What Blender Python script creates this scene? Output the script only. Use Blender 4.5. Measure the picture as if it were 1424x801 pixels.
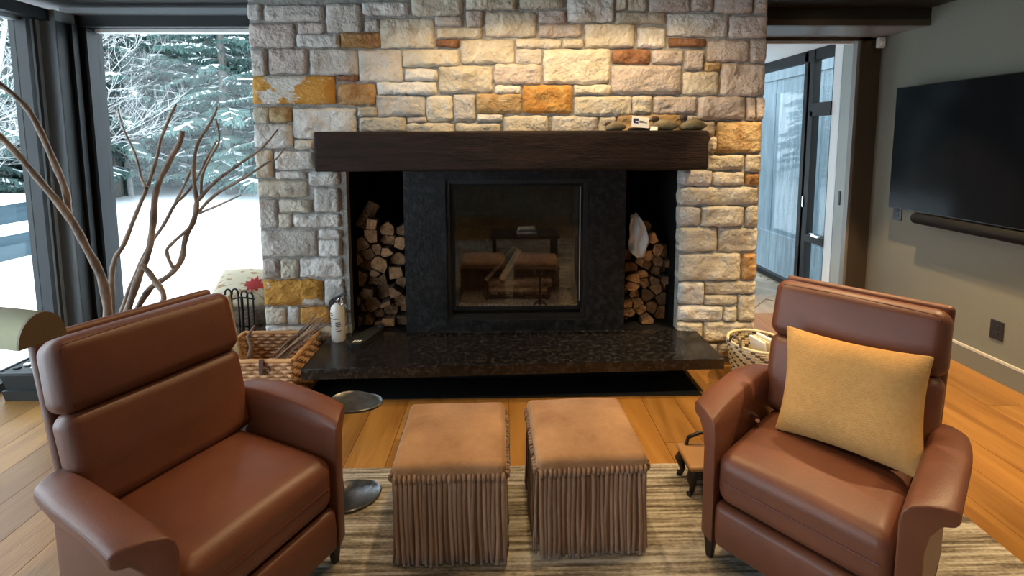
import bpy, bmesh, math, random
from mathutils import Vector, Matrix, noise
for o in list(bpy.data.objects): bpy.data.objects.remove(o, do_unlink=True)
SC = bpy.context.scene
COL = SC.collection
PI = math.pi

# ---------------------------------------------------------------- camera
cam_d = bpy.data.cameras.new('camera')
cam = bpy.data.objects.new('camera', cam_d)
COL.objects.link(cam)
cam_d.sensor_width = 36.0
cam_d.lens = 660.0 / 1424 * 36
cam_d.shift_y = -(400.5 - 257.0) / 1424
cam_d.clip_start = 0.05
cam_d.clip_end = 300
_r = Vector((0.99983576, -0.01778681, -0.00347458))
_u = Vector((0.00516285, 0.09576965, 0.99539013))
_f = Vector((0.01737206, 0.99524459, -0.09584575))
M = Matrix((_r, _u, -_f)).transposed().to_4x4()
M.translation = (0, 0, 1.5)
cam.matrix_world = M
SC.camera = cam

# ---------------------------------------------------------------- sky and exposure
w = bpy.data.worlds.new('overcast_sky')
SC.world = w
w.use_nodes = True
bg = w.node_tree.nodes['Background']
bg.inputs['Color'].default_value = (0.83, 0.92, 1.0, 1)
bg.inputs['Strength'].default_value = 2.2
vs = SC.view_settings
vs.view_transform = 'Standard'
vs.look = 'None'
vs.gamma = 1.0
vs.use_curve_mapping = False
vs.exposure = 1.35

# ---------------------------------------------------------------- recessed ceiling spots (fixtures are built further down)
CEIL = 2.42
# (x, y, watts, cone degrees, tilt x, tilt y)
SPOTS = [(-0.35, 2.55, 6.5, 150, 0, 0), (0.10, 2.55, 8, 150, 0, 0), (0.55, 2.55, 8, 150, 0, 0), (0.98, 2.55, 6.5, 150, 0, 0), (1.72, 2.50, 34, 78, 0, 0),
         (2.42, 3.02, 80, 64, 0, 0), (2.35, 1.75, 60, 95, 0, 0), (1.15, 1.75, 18, 70, 0, 0),
         (-0.75, 1.65, 14, 70, 0, 0), (0.15, 2.05, 26, 75, 0, 0), (0.1, 0.2, 20, 95, 0, 0), (2.35, 0.2, 36, 95, 0, 0)]
WARM = (1.0, 0.71, 0.37)
for i, (x, y, wt, cone, tx, ty) in enumerate(SPOTS):
    ld = bpy.data.lights.new('ceiling_spot_light', 'SPOT')
    ld.energy = wt
    ld.color = WARM
    ld.spot_size = math.radians(cone)
    ld.spot_blend = 0.6 if cone > 100 else 0.3
    ld.shadow_soft_size = 0.02
    lo = bpy.data.objects.new('ceiling_spot_light', ld)
    COL.objects.link(lo)
    lo.location = (x, y, CEIL - 0.03)
    lo.rotation_euler = (math.radians(tx), math.radians(ty), 0)

# ---------------------------------------------------------------- helpers
rnd = random.Random(7)
class MB:
    def __init__(s): s.v = []; s.f = []; s.m = []
    def add(s, vs, fs, mi=0):
        b = len(s.v)
        s.v += [tuple(p) for p in vs]
        for f in fs: s.f.append(tuple(b + i for i in f)); s.m.append(mi)
        return s
    def box(s, x0, x1, y0, y1, z0, z1, mi=0):
        v = [(x0,y0,z0),(x1,y0,z0),(x1,y1,z0),(x0,y1,z0),(x0,y0,z1),(x1,y0,z1),(x1,y1,z1),(x0,y1,z1)]
        return s.add(v, [(3,2,1,0),(4,5,6,7),(0,1,5,4),(1,2,6,5),(2,3,7,6),(3,0,4,7)], mi)
    def tube(s, pts, rad, n=8, mi=0, cap=True, flat=1.0):
        pts = [Vector(p) for p in pts]
        if not hasattr(rad, '__len__'): rad = [rad]*len(pts)
        t0 = (pts[1]-pts[0]).normalized()
        a = Vector((0,0,1)) if abs(t0.z) < 0.9 else Vector((1,0,0))
        nrm = t0.cross(a).normalized()
        V = []; F = []
        for i, p in enumerate(pts):
            if i == 0: t = pts[1]-pts[0]
            elif i == len(pts)-1: t = pts[-1]-pts[-2]
            else: t = pts[i+1]-pts[i-1]
            t = t.normalized()
            nrm = (nrm - t*nrm.dot(t)).normalized()
            bn = t.cross(nrm)
            for k in range(n):
                an = 2*PI*k/n
                V.append(p + nrm*math.cos(an)*rad[i] + bn*math.sin(an)*rad[i]*flat)
        for i in range(len(pts)-1):
            for k in range(n):
                k2 = (k+1) % n
                F.append((i*n+k, i*n+k2, (i+1)*n+k2, (i+1)*n+k))
        if cap:
            F.append(tuple(range(n-1, -1, -1)))
            F.append(tuple((len(pts)-1)*n + k for k in range(n)))
        return s.add(V, F, mi)
    def lathe(s, prof, n=24, c=(0,0,0), mi=0, capb=True, capt=True):
        V = []; F = []
        for r, z in prof:
            for k in range(n):
                a = 2*PI*k/n
                V.append((c[0]+r*math.cos(a), c[1]+r*math.sin(a), c[2]+z))
        for i in range(len(prof)-1):
            for k in range(n):
                k2 = (k+1) % n
                F.append((i*n+k, i*n+k2, (i+1)*n+k2, (i+1)*n+k))
        if capb: F.append(tuple(range(n-1, -1, -1)))
        if capt: F.append(tuple((len(prof)-1)*n+k for k in range(n)))
        return s.add(V, F, mi)
    def prism(s, poly, a0, a1, axis='y', mi=0, mi_end=None, fn=None):
        # polygon (u,v) extruded along an axis: y -> (u,a,v), x -> (a,u,v), z -> (u,v,a)
        n = len(poly)
        def P(u, v, a): return {'y': (u,a,v), 'x': (a,u,v), 'z': (u,v,a)}[axis]
        V = [P(u,v,a0) for u,v in poly] + [P(u,v,a1) for u,v in poly]
        if fn: V = [fn(p) for p in V]
        b = len(s.v)
        s.v += V
        for k in range(n):
            s.f.append((b+k, b+(k+1)%n, b+n+(k+1)%n, b+n+k)); s.m.append(mi)
        me = mi if mi_end is None else mi_end
        s.f.append(tuple(b+i for i in range(n-1,-1,-1))); s.m.append(me)
        s.f.append(tuple(b+n+i for i in range(n))); s.m.append(me)
        return s
    def rbox(s, hx, hy, hz, r, k=3, nx=2, ny=2, nz=2, fn=None, mi=0):
        # rounded box centred at the origin, vertices passed through fn
        def ax(h, n):
            rr = min(r, h*0.999)
            a = [-h + rr*(1-math.tan(PI/4*(1-i/k))) for i in range(k)]
            mid = [-(h-rr) + 2*(h-rr)*i/n for i in range(n+1)]
            b = [-q for q in reversed(a)]
            return a + mid + b
        X, Y, Z = ax(hx, nx), ax(hy, ny), ax(hz, nz)
        H = (hx, hy, hz)
        idx = {}; V = []; F = []
        def pid(q):
            key = tuple(round(c, 6) for c in q)
            if key in idx: return idx[key]
            inn = [max(-(h-min(r,h*.999)), min(h-min(r,h*.999), c)) for c, h in zip(q, H)]
            d = Vector([c-i for c, i in zip(q, inn)])
            L = d.length
            p = Vector(inn) + (d/L*min(r, L if L < r else r) if L > 1e-9 else d)
            if L > 1e-9:
                # per-axis radius so that thin boxes stay inside their size
                p = Vector([inn[i] + d[i]/L*min(r, H[i]*.999) for i in range(3)])
            idx[key] = len(V)
            V.append(fn(p) if fn else p)
            return idx[key]
        def face(A, B, mk, flip):
            for i in range(len(A)-1):
                for j in range(len(B)-1):
                    q = [pid(mk(A[i],B[j])), pid(mk(A[i+1],B[j])), pid(mk(A[i+1],B[j+1])), pid(mk(A[i],B[j+1]))]
                    if flip: q.reverse()
                    if len(set(q)) == 4: F.append(tuple(q))
        face(X, Y, lambda a,b: (a,b,hz), False); face(X, Y, lambda a,b: (a,b,-hz), True)
        face(Y, Z, lambda a,b: (hx,a,b), False); face(Y, Z, lambda a,b: (-hx,a,b), True)
        face(X, Z, lambda a,b: (a,-hy,b), False); face(X, Z, lambda a,b: (a,hy,b), True)
        return s.add(V, F, mi)
    def bevel(s, wdt, seg=2):
        bm = bmesh.new()
        vs_ = [bm.verts.new(p) for p in s.v]
        for f, mi in zip(s.f, s.m):
            try:
                q = bm.faces.new([vs_[i] for i in f]); q.material_index = mi
            except ValueError: pass
        bmesh.ops.recalc_face_normals(bm, faces=bm.faces[:])
        ed = [e for e in bm.edges if len(e.link_faces) == 2 and e.calc_face_angle(0) > 0.5]
        bmesh.ops.bevel(bm, geom=ed, offset=wdt, segments=seg, profile=0.5, affect='EDGES', clamp_overlap=True)
        bm.verts.index_update()
        s.v = [tuple(v.co) for v in bm.verts]
        s.f = [tuple(v.index for v in f.verts) for f in bm.faces]
        s.m = [f.material_index for f in bm.faces]
        bm.free()
        return s
    def mesh(s, name, mats, smooth=False, inv=None):
        me = bpy.data.meshes.new(name)
        V = [inv @ Vector(p) for p in s.v] if inv else s.v
        me.from_pydata([tuple(p) for p in V], [], s.f)
        for m_ in (mats if isinstance(mats, (list, tuple)) else [mats]): me.materials.append(m_)
        me.polygons.foreach_set('material_index', s.m)
        if smooth: me.polygons.foreach_set('use_smooth', [True]*len(s.f))
        me.update()
        return me
    def build(s, name, mats, parent=None, smooth=False, world=True, fixn=False):
        inv = None
        if parent is not None and world: inv = WM[parent.name].inverted()
        me = s.mesh(name, mats, smooth, inv)
        if fixn:
            bm = bmesh.new(); bm.from_mesh(me); bmesh.ops.recalc_face_normals(bm, faces=bm.faces[:]); bm.to_mesh(me); bm.free()
        if smooth:
            try: me.set_sharp_from_angle(angle=math.radians(50))
            except Exception: pass
        return link(name, me, parent)
WM = {}
def link(name, data, parent=None):
    o = bpy.data.objects.new(name, data)
    COL.objects.link(o)
    if parent is not None:
        o.parent = parent
        WM[o.name] = WM[parent.name].copy()
    else: WM[o.name] = Matrix.Identity(4)
    return o
def thing(name, label, cat, loc=(0,0,0), rz=0, group=None):
    o = bpy.data.objects.new(name, None)
    COL.objects.link(o)
    o.location = loc; o.rotation_euler = (0,0,rz)
    WM[o.name] = Matrix.Translation(loc) @ Matrix.Rotation(rz, 4, 'Z')
    return tag(o, label, cat, group)
def tag(o, label, cat, group=None):
    o['label'] = label; o['category'] = cat
    if group: o['group'] = group
    return o
def struct(o, label=None):
    o['kind'] = 'structure'
    if label: o['label'] = label
    return o
def stuff(o): o['kind'] = 'stuff'; return o
def lerp(a, b, t): return a + (b-a)*t

# ---------------------------------------------------------------- materials
MATS = {}
def mat(name, col, rough=0.6, metal=0.0, col2=None, scale=8.0, stretch=(1,1,1), bump=0.0, bscale=None, detail=5.0, spec=0.5,
        sharp=(0.35,0.65), rand=0.0, coat=0.0, sheen=0.0, perobj=False):
    m = bpy.data.materials.new(name); m.use_nodes = True
    nt = m.node_tree; N = nt.nodes; L = nt.links
    b = N['Principled BSDF']
    b.inputs['Base Color'].default_value = (*col, 1)
    b.inputs['Roughness'].default_value = rough
    b.inputs['Metallic'].default_value = metal
    b.inputs['Specular IOR Level'].default_value = spec
    if coat: b.inputs['Coat Weight'].default_value = coat; b.inputs['Coat Roughness'].default_value = 0.15
    if sheen: b.inputs['Sheen Weight'].default_value = sheen; b.inputs['Sheen Roughness'].default_value = 0.4
    if col2 or bump or rand:
        tc = N.new('ShaderNodeTexCoord'); mp = N.new('ShaderNodeMapping')
        mp.inputs['Scale'].default_value = stretch
        L.new(tc.outputs['Object'], mp.inputs['Vector'])
        vec = mp.outputs['Vector']
        if rand or perobj:
            oi = N.new('ShaderNodeObjectInfo')
            mu = N.new('ShaderNodeMath'); mu.operation = 'MULTIPLY'; mu.inputs[1].default_value = 37.0
            L.new(oi.outputs['Random'], mu.inputs[0])
            ad = N.new('ShaderNodeVectorMath'); ad.operation = 'ADD'
            L.new(vec, ad.inputs[0]); L.new(mu.outputs[0], ad.inputs[1]); vec = ad.outputs[0]
        nz = N.new('ShaderNodeTexNoise'); nz.inputs['Scale'].default_value = scale; nz.inputs['Detail'].default_value = detail
        nz.inputs['Roughness'].default_value = 0.6
        L.new(vec, nz.inputs['Vector'])
        outc = None
        if col2:
            cr = N.new('ShaderNodeValToRGB')
            cr.color_ramp.elements[0].position = sharp[0]; cr.color_ramp.elements[1].position = sharp[1]
            cr.color_ramp.elements[0].color = (*col, 1); cr.color_ramp.elements[1].color = (*col2, 1)
            L.new(nz.outputs['Fac'], cr.inputs['Fac']); outc = cr.outputs['Color']
        if rand:
            hs = N.new('ShaderNodeHueSaturation')
            mr = N.new('ShaderNodeMapRange'); mr.inputs['To Min'].default_value = 1-rand; mr.inputs['To Max'].default_value = 1+rand
            L.new(oi.outputs['Random'], mr.inputs['Value']); L.new(mr.outputs['Result'], hs.inputs['Value'])
            if outc: L.new(outc, hs.inputs['Color'])
            else: hs.inputs['Color'].default_value = (*col, 1)
            outc = hs.outputs['Color']
        if outc: L.new(outc, b.inputs['Base Color'])
        if bump:
            nb = N.new('ShaderNodeTexNoise'); nb.inputs['Scale'].default_value = bscale or scale*2; nb.inputs['Detail'].default_value = 6
            L.new(vec, nb.inputs['Vector'])
            bp = N.new('ShaderNodeBump'); bp.inputs['Strength'].default_value = bump; bp.inputs['Distance'].default_value = 0.02
            L.new(nb.outputs['Fac'], bp.inputs['Height']); L.new(bp.outputs['Normal'], b.inputs['Normal'])
    MATS[name] = m
    return m
def glassmat(name, tint, ior=1.45, boost=1.0):
    m = bpy.data.materials.new(name); m.use_nodes = True
    nt = m.node_tree; N = nt.nodes; L = nt.links
    N.remove(N['Principled BSDF'])
    fr = N.new('ShaderNodeFresnel'); ge = N.new('ShaderNodeNewGeometry'); mr = N.new('ShaderNodeMapRange')   # same reflectance from both faces of the thin pane
    mr.inputs['To Min'].default_value = ior; mr.inputs['To Max'].default_value = 1/ior
    L.new(ge.outputs['Backfacing'], mr.inputs['Value']); L.new(mr.outputs['Result'], fr.inputs['IOR'])
    mu = N.new('ShaderNodeMath'); mu.operation = 'MULTIPLY'; mu.use_clamp = True; mu.inputs[1].default_value = boost
    L.new(fr.outputs[0], mu.inputs[0])
    tr = N.new('ShaderNodeBsdfTransparent'); tr.inputs['Color'].default_value = (*tint, 1)
    gl = N.new('ShaderNodeBsdfGlossy'); gl.inputs['Roughness'].default_value = 0.02
    mx = N.new('ShaderNodeMixShader')
    L.new(mu.outputs[0], mx.inputs[0]); L.new(tr.outputs[0], mx.inputs[1]); L.new(gl.outputs[0], mx.inputs[2])
    L.new(mx.outputs[0], N['Material Output'].inputs['Surface'])
    return m
def wood(name, c1, c2, axis='y', rough=0.45, scale=6.0, rand=0.12, bump=0.15, dist=4.0, spec=0.4):
    st = {'x': (0.12,1,1), 'y': (1,0.12,1), 'z': (1,1,0.12)}[axis]
    m = mat(name, c1, rough, 0, c2, scale, st, bump, scale*7, 6, spec, (0.32,0.68), rand)
    nt = m.node_tree
    for n in nt.nodes:
        if n.type == 'TEX_NOISE': n.inputs['Distortion'].default_value = 1.2
    return m
def emit(name, col, s):
    m = bpy.data.materials.new(name); m.use_nodes = True
    b = m.node_tree.nodes['Principled BSDF']
    b.inputs['Emission Color'].default_value = (*col, 1); b.inputs['Emission Strength'].default_value = s
    b.inputs['Base Color'].default_value = (*col, 1)
    return m
ST = {
 'g': mat('stone_grey', (0.46,0.42,0.38), 0.85, 0, (0.62,0.57,0.52), 9, bump=0.9, bscale=42, rand=0.10),
 'p': mat('stone_pink_grey', (0.46,0.385,0.345), 0.85, 0, (0.59,0.51,0.46), 9, bump=0.9, bscale=42, rand=0.10),
 'w': mat('stone_pale', (0.54,0.51,0.475), 0.85, 0, (0.76,0.73,0.69), 8, bump=1.0, bscale=38, rand=0.08),
 'y': mat('stone_buff_lamplit', (0.48,0.42,0.325), 0.85, 0, (0.66,0.60,0.50), 7, bump=0.9, bscale=38, rand=0.10),  # warm lamplight put into the colour, besides some truly yellowish stone
 't': mat('stone_tan', (0.34,0.20,0.08), 0.85, 0, (0.54,0.40,0.22), 10, bump=0.9, bscale=40, rand=0.08),
 'o': mat('stone_ochre', (0.28,0.13,0.04), 0.85, 0, (0.52,0.33,0.15), 13, bump=0.9, bscale=45, rand=0.08),
 'O': mat('stone_orange', (0.44,0.19,0.035), 0.85, 0, (0.60,0.34,0.10), 14, bump=0.8, bscale=45, rand=0.05),
 'm': mat('stone_orange_patch', (0.56,0.27,0.045), 0.85, 0, (0.66,0.62,0.56), 3.2, (1,1,1.6), bump=0.9, bscale=40, sharp=(0.53,0.565), perobj=True),
 'b': mat('stone_rust', (0.16,0.06,0.025), 0.85, 0, (0.32,0.16,0.08), 16, bump=0.8, bscale=45, rand=0.1),
}
mMORTAR = mat('mortar', (0.28,0.265,0.245), 0.95, 0, (0.40,0.38,0.355), 14, bump=0.7, bscale=60)
mBEAM = wood('beam_wood', (0.008,0.0045,0.0036), (0.032,0.017,0.013), 'x', 0.65, 14, 0.0, 0.35, spec=0.2)
mGRAN = mat('black_granite', (0.006,0.006,0.007), 0.22, 0, (0.034,0.029,0.027), 38, bump=0.05, bscale=60, sharp=(0.48,0.68))
mGRANP = mat('leathered_granite', (0.0045,0.005,0.0065), 0.42, 0, (0.022,0.024,0.028), 30, bump=0.25, bscale=50, sharp=(0.45,0.7), spec=0.3)
mBLACK = mat('black_metal', (0.010,0.010,0.011), 0.45)
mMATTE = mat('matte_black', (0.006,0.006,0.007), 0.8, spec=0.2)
mIRON = mat('wrought_iron', (0.018,0.016,0.016), 0.5, 0.6, bump=0.3, bscale=80)
mLEATH = mat('brown_leather', (0.110,0.036,0.020), 0.46, 0, (0.145,0.048,0.026), 5, bump=0.06, bscale=160, spec=0.5)
mPIPE = mat('leather_seam', (0.085,0.022,0.012), 0.5)
mLEGD = mat('dark_leg_wood', (0.014,0.008,0.006), 0.4)
mSUEDE = mat('tan_suede', (0.235,0.120,0.058), 0.9, 0, (0.39,0.225,0.120), 7, bump=0.15, bscale=120, spec=0.15, sheen=0.35, sharp=(0.3,0.7))
mFRINGE = mat('suede_fringe', (0.20,0.120,0.082), 0.9, 0, (0.31,0.195,0.135), 16, (1,1,0.15), 0.1, 90, spec=0.15, sheen=0.25, rand=0.16)
mPILL = mat('ochre_linen', (0.45,0.255,0.092), 0.95, 0, (0.50,0.29,0.112), 60, bump=0.25, bscale=220, spec=0.1)
mOAK = wood('oak_plank', (0.20,0.082,0.015), (0.34,0.165,0.040), 'y', 0.36, 7, 0.16, 0.12)
mHERR = wood('hall_oak', (0.30,0.235,0.17), (0.44,0.36,0.27), 'y', 0.45, 7, 0.15, 0.1)
mGAP = mat('floor_gap', (0.05,0.025,0.01), 0.9)
mWALL = mat('olive_grey_paint', (0.165,0.160,0.125), 0.75, bump=0.05, bscale=60)
mBASE = mat('baseboard_paint', (0.165,0.160,0.125), 0.5)
mBASEL = mat('baseboard_edge', (0.50,0.47,0.40), 0.5)
mCEIL = mat('dark_ceiling', (0.012,0.010,0.009), 0.5)
mBROWN = mat('bronze_casing', (0.060,0.043,0.026), 0.45)
mSOFF = mat('soffit_paint', (0.20,0.19,0.175), 0.4)
mWHITE = mat('hall_white_paint', (0.84,0.86,0.86), 0.7)
mJAMB = mat('grey_jamb_paint', (0.36,0.39,0.37), 0.6)
mFRAME = mat('window_frame_dark', (0.011,0.012,0.013), 0.5, spec=0.35)
mFRAMEL = mat('window_frame_grey', (0.22,0.24,0.255), 0.45, 0.2)
mGLASS = glassmat('window_glass', (0.93,0.97,0.98), 1.35)
mFGLASS = glassmat('fire_glass', (0.88,0.87,0.85), 1.5, 2.0)
mSNOW = mat('snow', (0.90,0.92,0.95), 0.8, bump=0.15, bscale=3)
mCONC = mat('pool_wall_concrete', (0.020,0.045,0.062), 0.8, 0, (0.040,0.075,0.095), 3, (0.3,0.3,3), 0.2, 20)
mNEED = mat('conifer_needles', (0.060,0.125,0.112), 0.8, 0, (0.13,0.225,0.20), 1.2, rand=0.25)
mBARK = mat('grey_bark', (0.16,0.145,0.13), 0.9, 0, (0.27,0.25,0.23), 6, (3,3,0.6), 0.4, 12)
mBIRCH = mat('frosted_bark', (0.40,0.40,0.38), 0.9, 0, (0.66,0.67,0.67), 5, bump=0.3, bscale=20)
mBRANCH = mat('dry_branch_bark', (0.125,0.085,0.064), 0.7, 0, (0.36,0.26,0.19), 12, (1,1,0.5), 0.4, 50)
mLOGE = mat('split_wood_end', (0.17,0.082,0.036), 0.85, 0, (0.34,0.185,0.085), 24, bump=0.6, bscale=60, rand=0.45)
mLOGB = mat('log_bark', (0.05,0.030,0.020), 0.95, 0, (0.14,0.082,0.05), 25, (1,0.2,1), 0.6, 60, rand=0.25)
mWICK = mat('wicker', (0.36,0.18,0.085), 0.6, 0, (0.62,0.38,0.20), 18, rand=0.0, bump=0.2, bscale=90)
mWICKR = mat('wicker_rim', (0.46,0.22,0.075), 0.55, 0, (0.58,0.31,0.12), 14, (0.3,1,1), bump=0.2, bscale=90)
mSGL = mat('seagrass_light', (0.56,0.46,0.29), 0.8, 0, (0.70,0.60,0.42), 30, bump=0.3, bscale=120)
mSGD = mat('seagrass_dark', (0.09,0.07,0.055), 0.8)
mPEWT = mat('pewter', (0.10,0.10,0.105), 0.32, 0.85, (0.30,0.30,0.31), 9, bump=0.15, bscale=30, sharp=(0.4,0.75))
mCHROME = mat('chrome', (0.75,0.75,0.75), 0.12, 1.0)
mBRASS = mat('aged_brass', (0.155,0.140,0.050), 0.40, 0.3, (0.21,0.185,0.075), 4)
mBRASSI = mat('brass_end_cap', (0.17,0.125,0.075), 0.42, 0.3)
mEXT = mat('extinguisher_white', (0.72,0.70,0.66), 0.3)
mINK = mat('print_dark', (0.05,0.05,0.06), 0.6)
mNAVY = mat('print_navy', (0.02,0.03,0.13), 0.5)
mPAPER = mat('white_card', (0.85,0.84,0.82), 0.6)
mTV = mat('tv_screen', (0.003,0.003,0.004), 0.12, spec=0.10)
mTVB = mat('tv_bezel', (0.010,0.010,0.011), 0.4)
mFAB = mat('soundbar_mesh', (0.005,0.005,0.005), 0.85, spec=0.2)
mPLAS = mat('black_plastic', (0.020,0.023,0.024), 0.5)
mBRICK = mat('firebrick', (0.055,0.037,0.027), 0.9, 0, (0.080,0.054,0.038), 10, bump=0.5, bscale=40, rand=0.12)
mCHAR = mat('charred_wood', (0.10,0.06,0.04), 0.95, 0, (0.34,0.22,0.13), 14, bump=0.6, bscale=50, rand=0.2)
mASH = mat('ash_bed', (0.12,0.09,0.08), 0.95, 0, (0.42,0.38,0.35), 60, bump=0.8, bscale=80)
mBOARD = wood('pale_board', (0.44,0.30,0.15), (0.58,0.42,0.23), 'z', 0.6, 10, 0.0, 0.1)
mTWIG = mat('kindling_bark', (0.16,0.095,0.065), 0.85, 0, (0.33,0.225,0.165), 20, bump=0.4, bscale=60, rand=0.2)
mCREAM = mat('cream_print_fabric', (0.60,0.52,0.38), 0.9, 0, (0.36,0.23,0.12), 11, (1,3,1), bump=0.3, bscale=60, sharp=(0.54,0.60))
mRED = mat('red_leaf_fabric', (0.34,0.025,0.025), 0.9, bump=0.2, bscale=120)
mBLANK = mat('brown_blanket', (0.095,0.060,0.040), 0.95, 0, (0.21,0.145,0.10), 30, (1,1,5), 0.5, 90, rand=0.2)
mCLOTH = mat('white_cloth', (0.70,0.68,0.66), 0.9, bump=0.2, bscale=60)
mDUCK = mat('decoy_body', (0.17,0.13,0.075), 0.7, 0, (0.27,0.23,0.14), 20, bump=0.2, bscale=60, rand=0.15)
mDUCKD = mat('decoy_head', (0.055,0.035,0.028), 0.6)
mFENCE = mat('weathered_board', (0.11,0.155,0.185), 0.85, 0, (0.20,0.26,0.295), 7, (2,2,0.25), 0.4, 40, rand=0.16)
mSTRAP = mat('leather_strap', (0.085,0.035,0.020), 0.6)
mTANW = mat('tan_wood', (0.36,0.19,0.075), 0.5)
mBOOKB = mat('book_blue', (0.10,0.17,0.32), 0.6)
mPATCH = mat('outlet_black', (0.012,0.012,0.013), 0.35)
mSENS = mat('sensor_white', (0.70,0.69,0.66), 0.5)
mBULB = emit('lamp_lens', (1.0,0.72,0.40), 12.0)
# rug: weft stripes with broken colour
mRUG = bpy.data.materials.new('woven_rug'); mRUG.use_nodes = True
def _rug():
    nt = mRUG.node_tree; N = nt.nodes; L = nt.links; b = N['Principled BSDF']
    b.inputs['Roughness'].default_value = 0.95; b.inputs['Specular IOR Level'].default_value = 0.1
    tc = N.new('ShaderNodeTexCoord')
    def nz(sc, st, det=3):
        mp = N.new('ShaderNodeMapping'); mp.inputs['Scale'].default_value = st
        n = N.new('ShaderNodeTexNoise'); n.inputs['Scale'].default_value = sc; n.inputs['Detail'].default_value = det
        L.new(tc.outputs['Object'], mp.inputs['Vector']); L.new(mp.outputs[0], n.inputs['Vector']); return n
    a = nz(1.0, (3.0, 62.0, 1)); c = nz(1.0, (0.4, 11.0, 1), 2); d = nz(1.0, (55, 120, 1), 1)
    mx = N.new('ShaderNodeMath'); mx.operation = 'MULTIPLY_ADD'; mx.inputs[1].default_value = 0.45
    L.new(c.outputs[0], mx.inputs[0]); L.new(a.outputs[0], mx.inputs[2])
    m2 = N.new('ShaderNodeMath'); m2.operation = 'MULTIPLY_ADD'; m2.inputs[1].default_value = 0.25
    L.new(d.outputs[0], m2.inputs[0]); L.new(mx.outputs[0], m2.inputs[2])
    cr = N.new('ShaderNodeValToRGB'); e = cr.color_ramp.elements
    e[0].position = 0.68; e[0].color = (0.10,0.080,0.060,1); e[1].position = 1.02; e[1].color = (0.47,0.435,0.375,1)
    e2 = cr.color_ramp.elements.new(0.84); e2.color = (0.27,0.23,0.18,1)
    L.new(m2.outputs[0], cr.inputs['Fac']); L.new(cr.outputs['Color'], b.inputs['Base Color'])
    bp = N.new('ShaderNodeBump'); bp.inputs['Strength'].default_value = 0.5; bp.inputs['Distance'].default_value = 0.01
    L.new(m2.outputs[0], bp.inputs['Height']); L.new(bp.outputs['Normal'], b.inputs['Normal'])
_rug()
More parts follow.
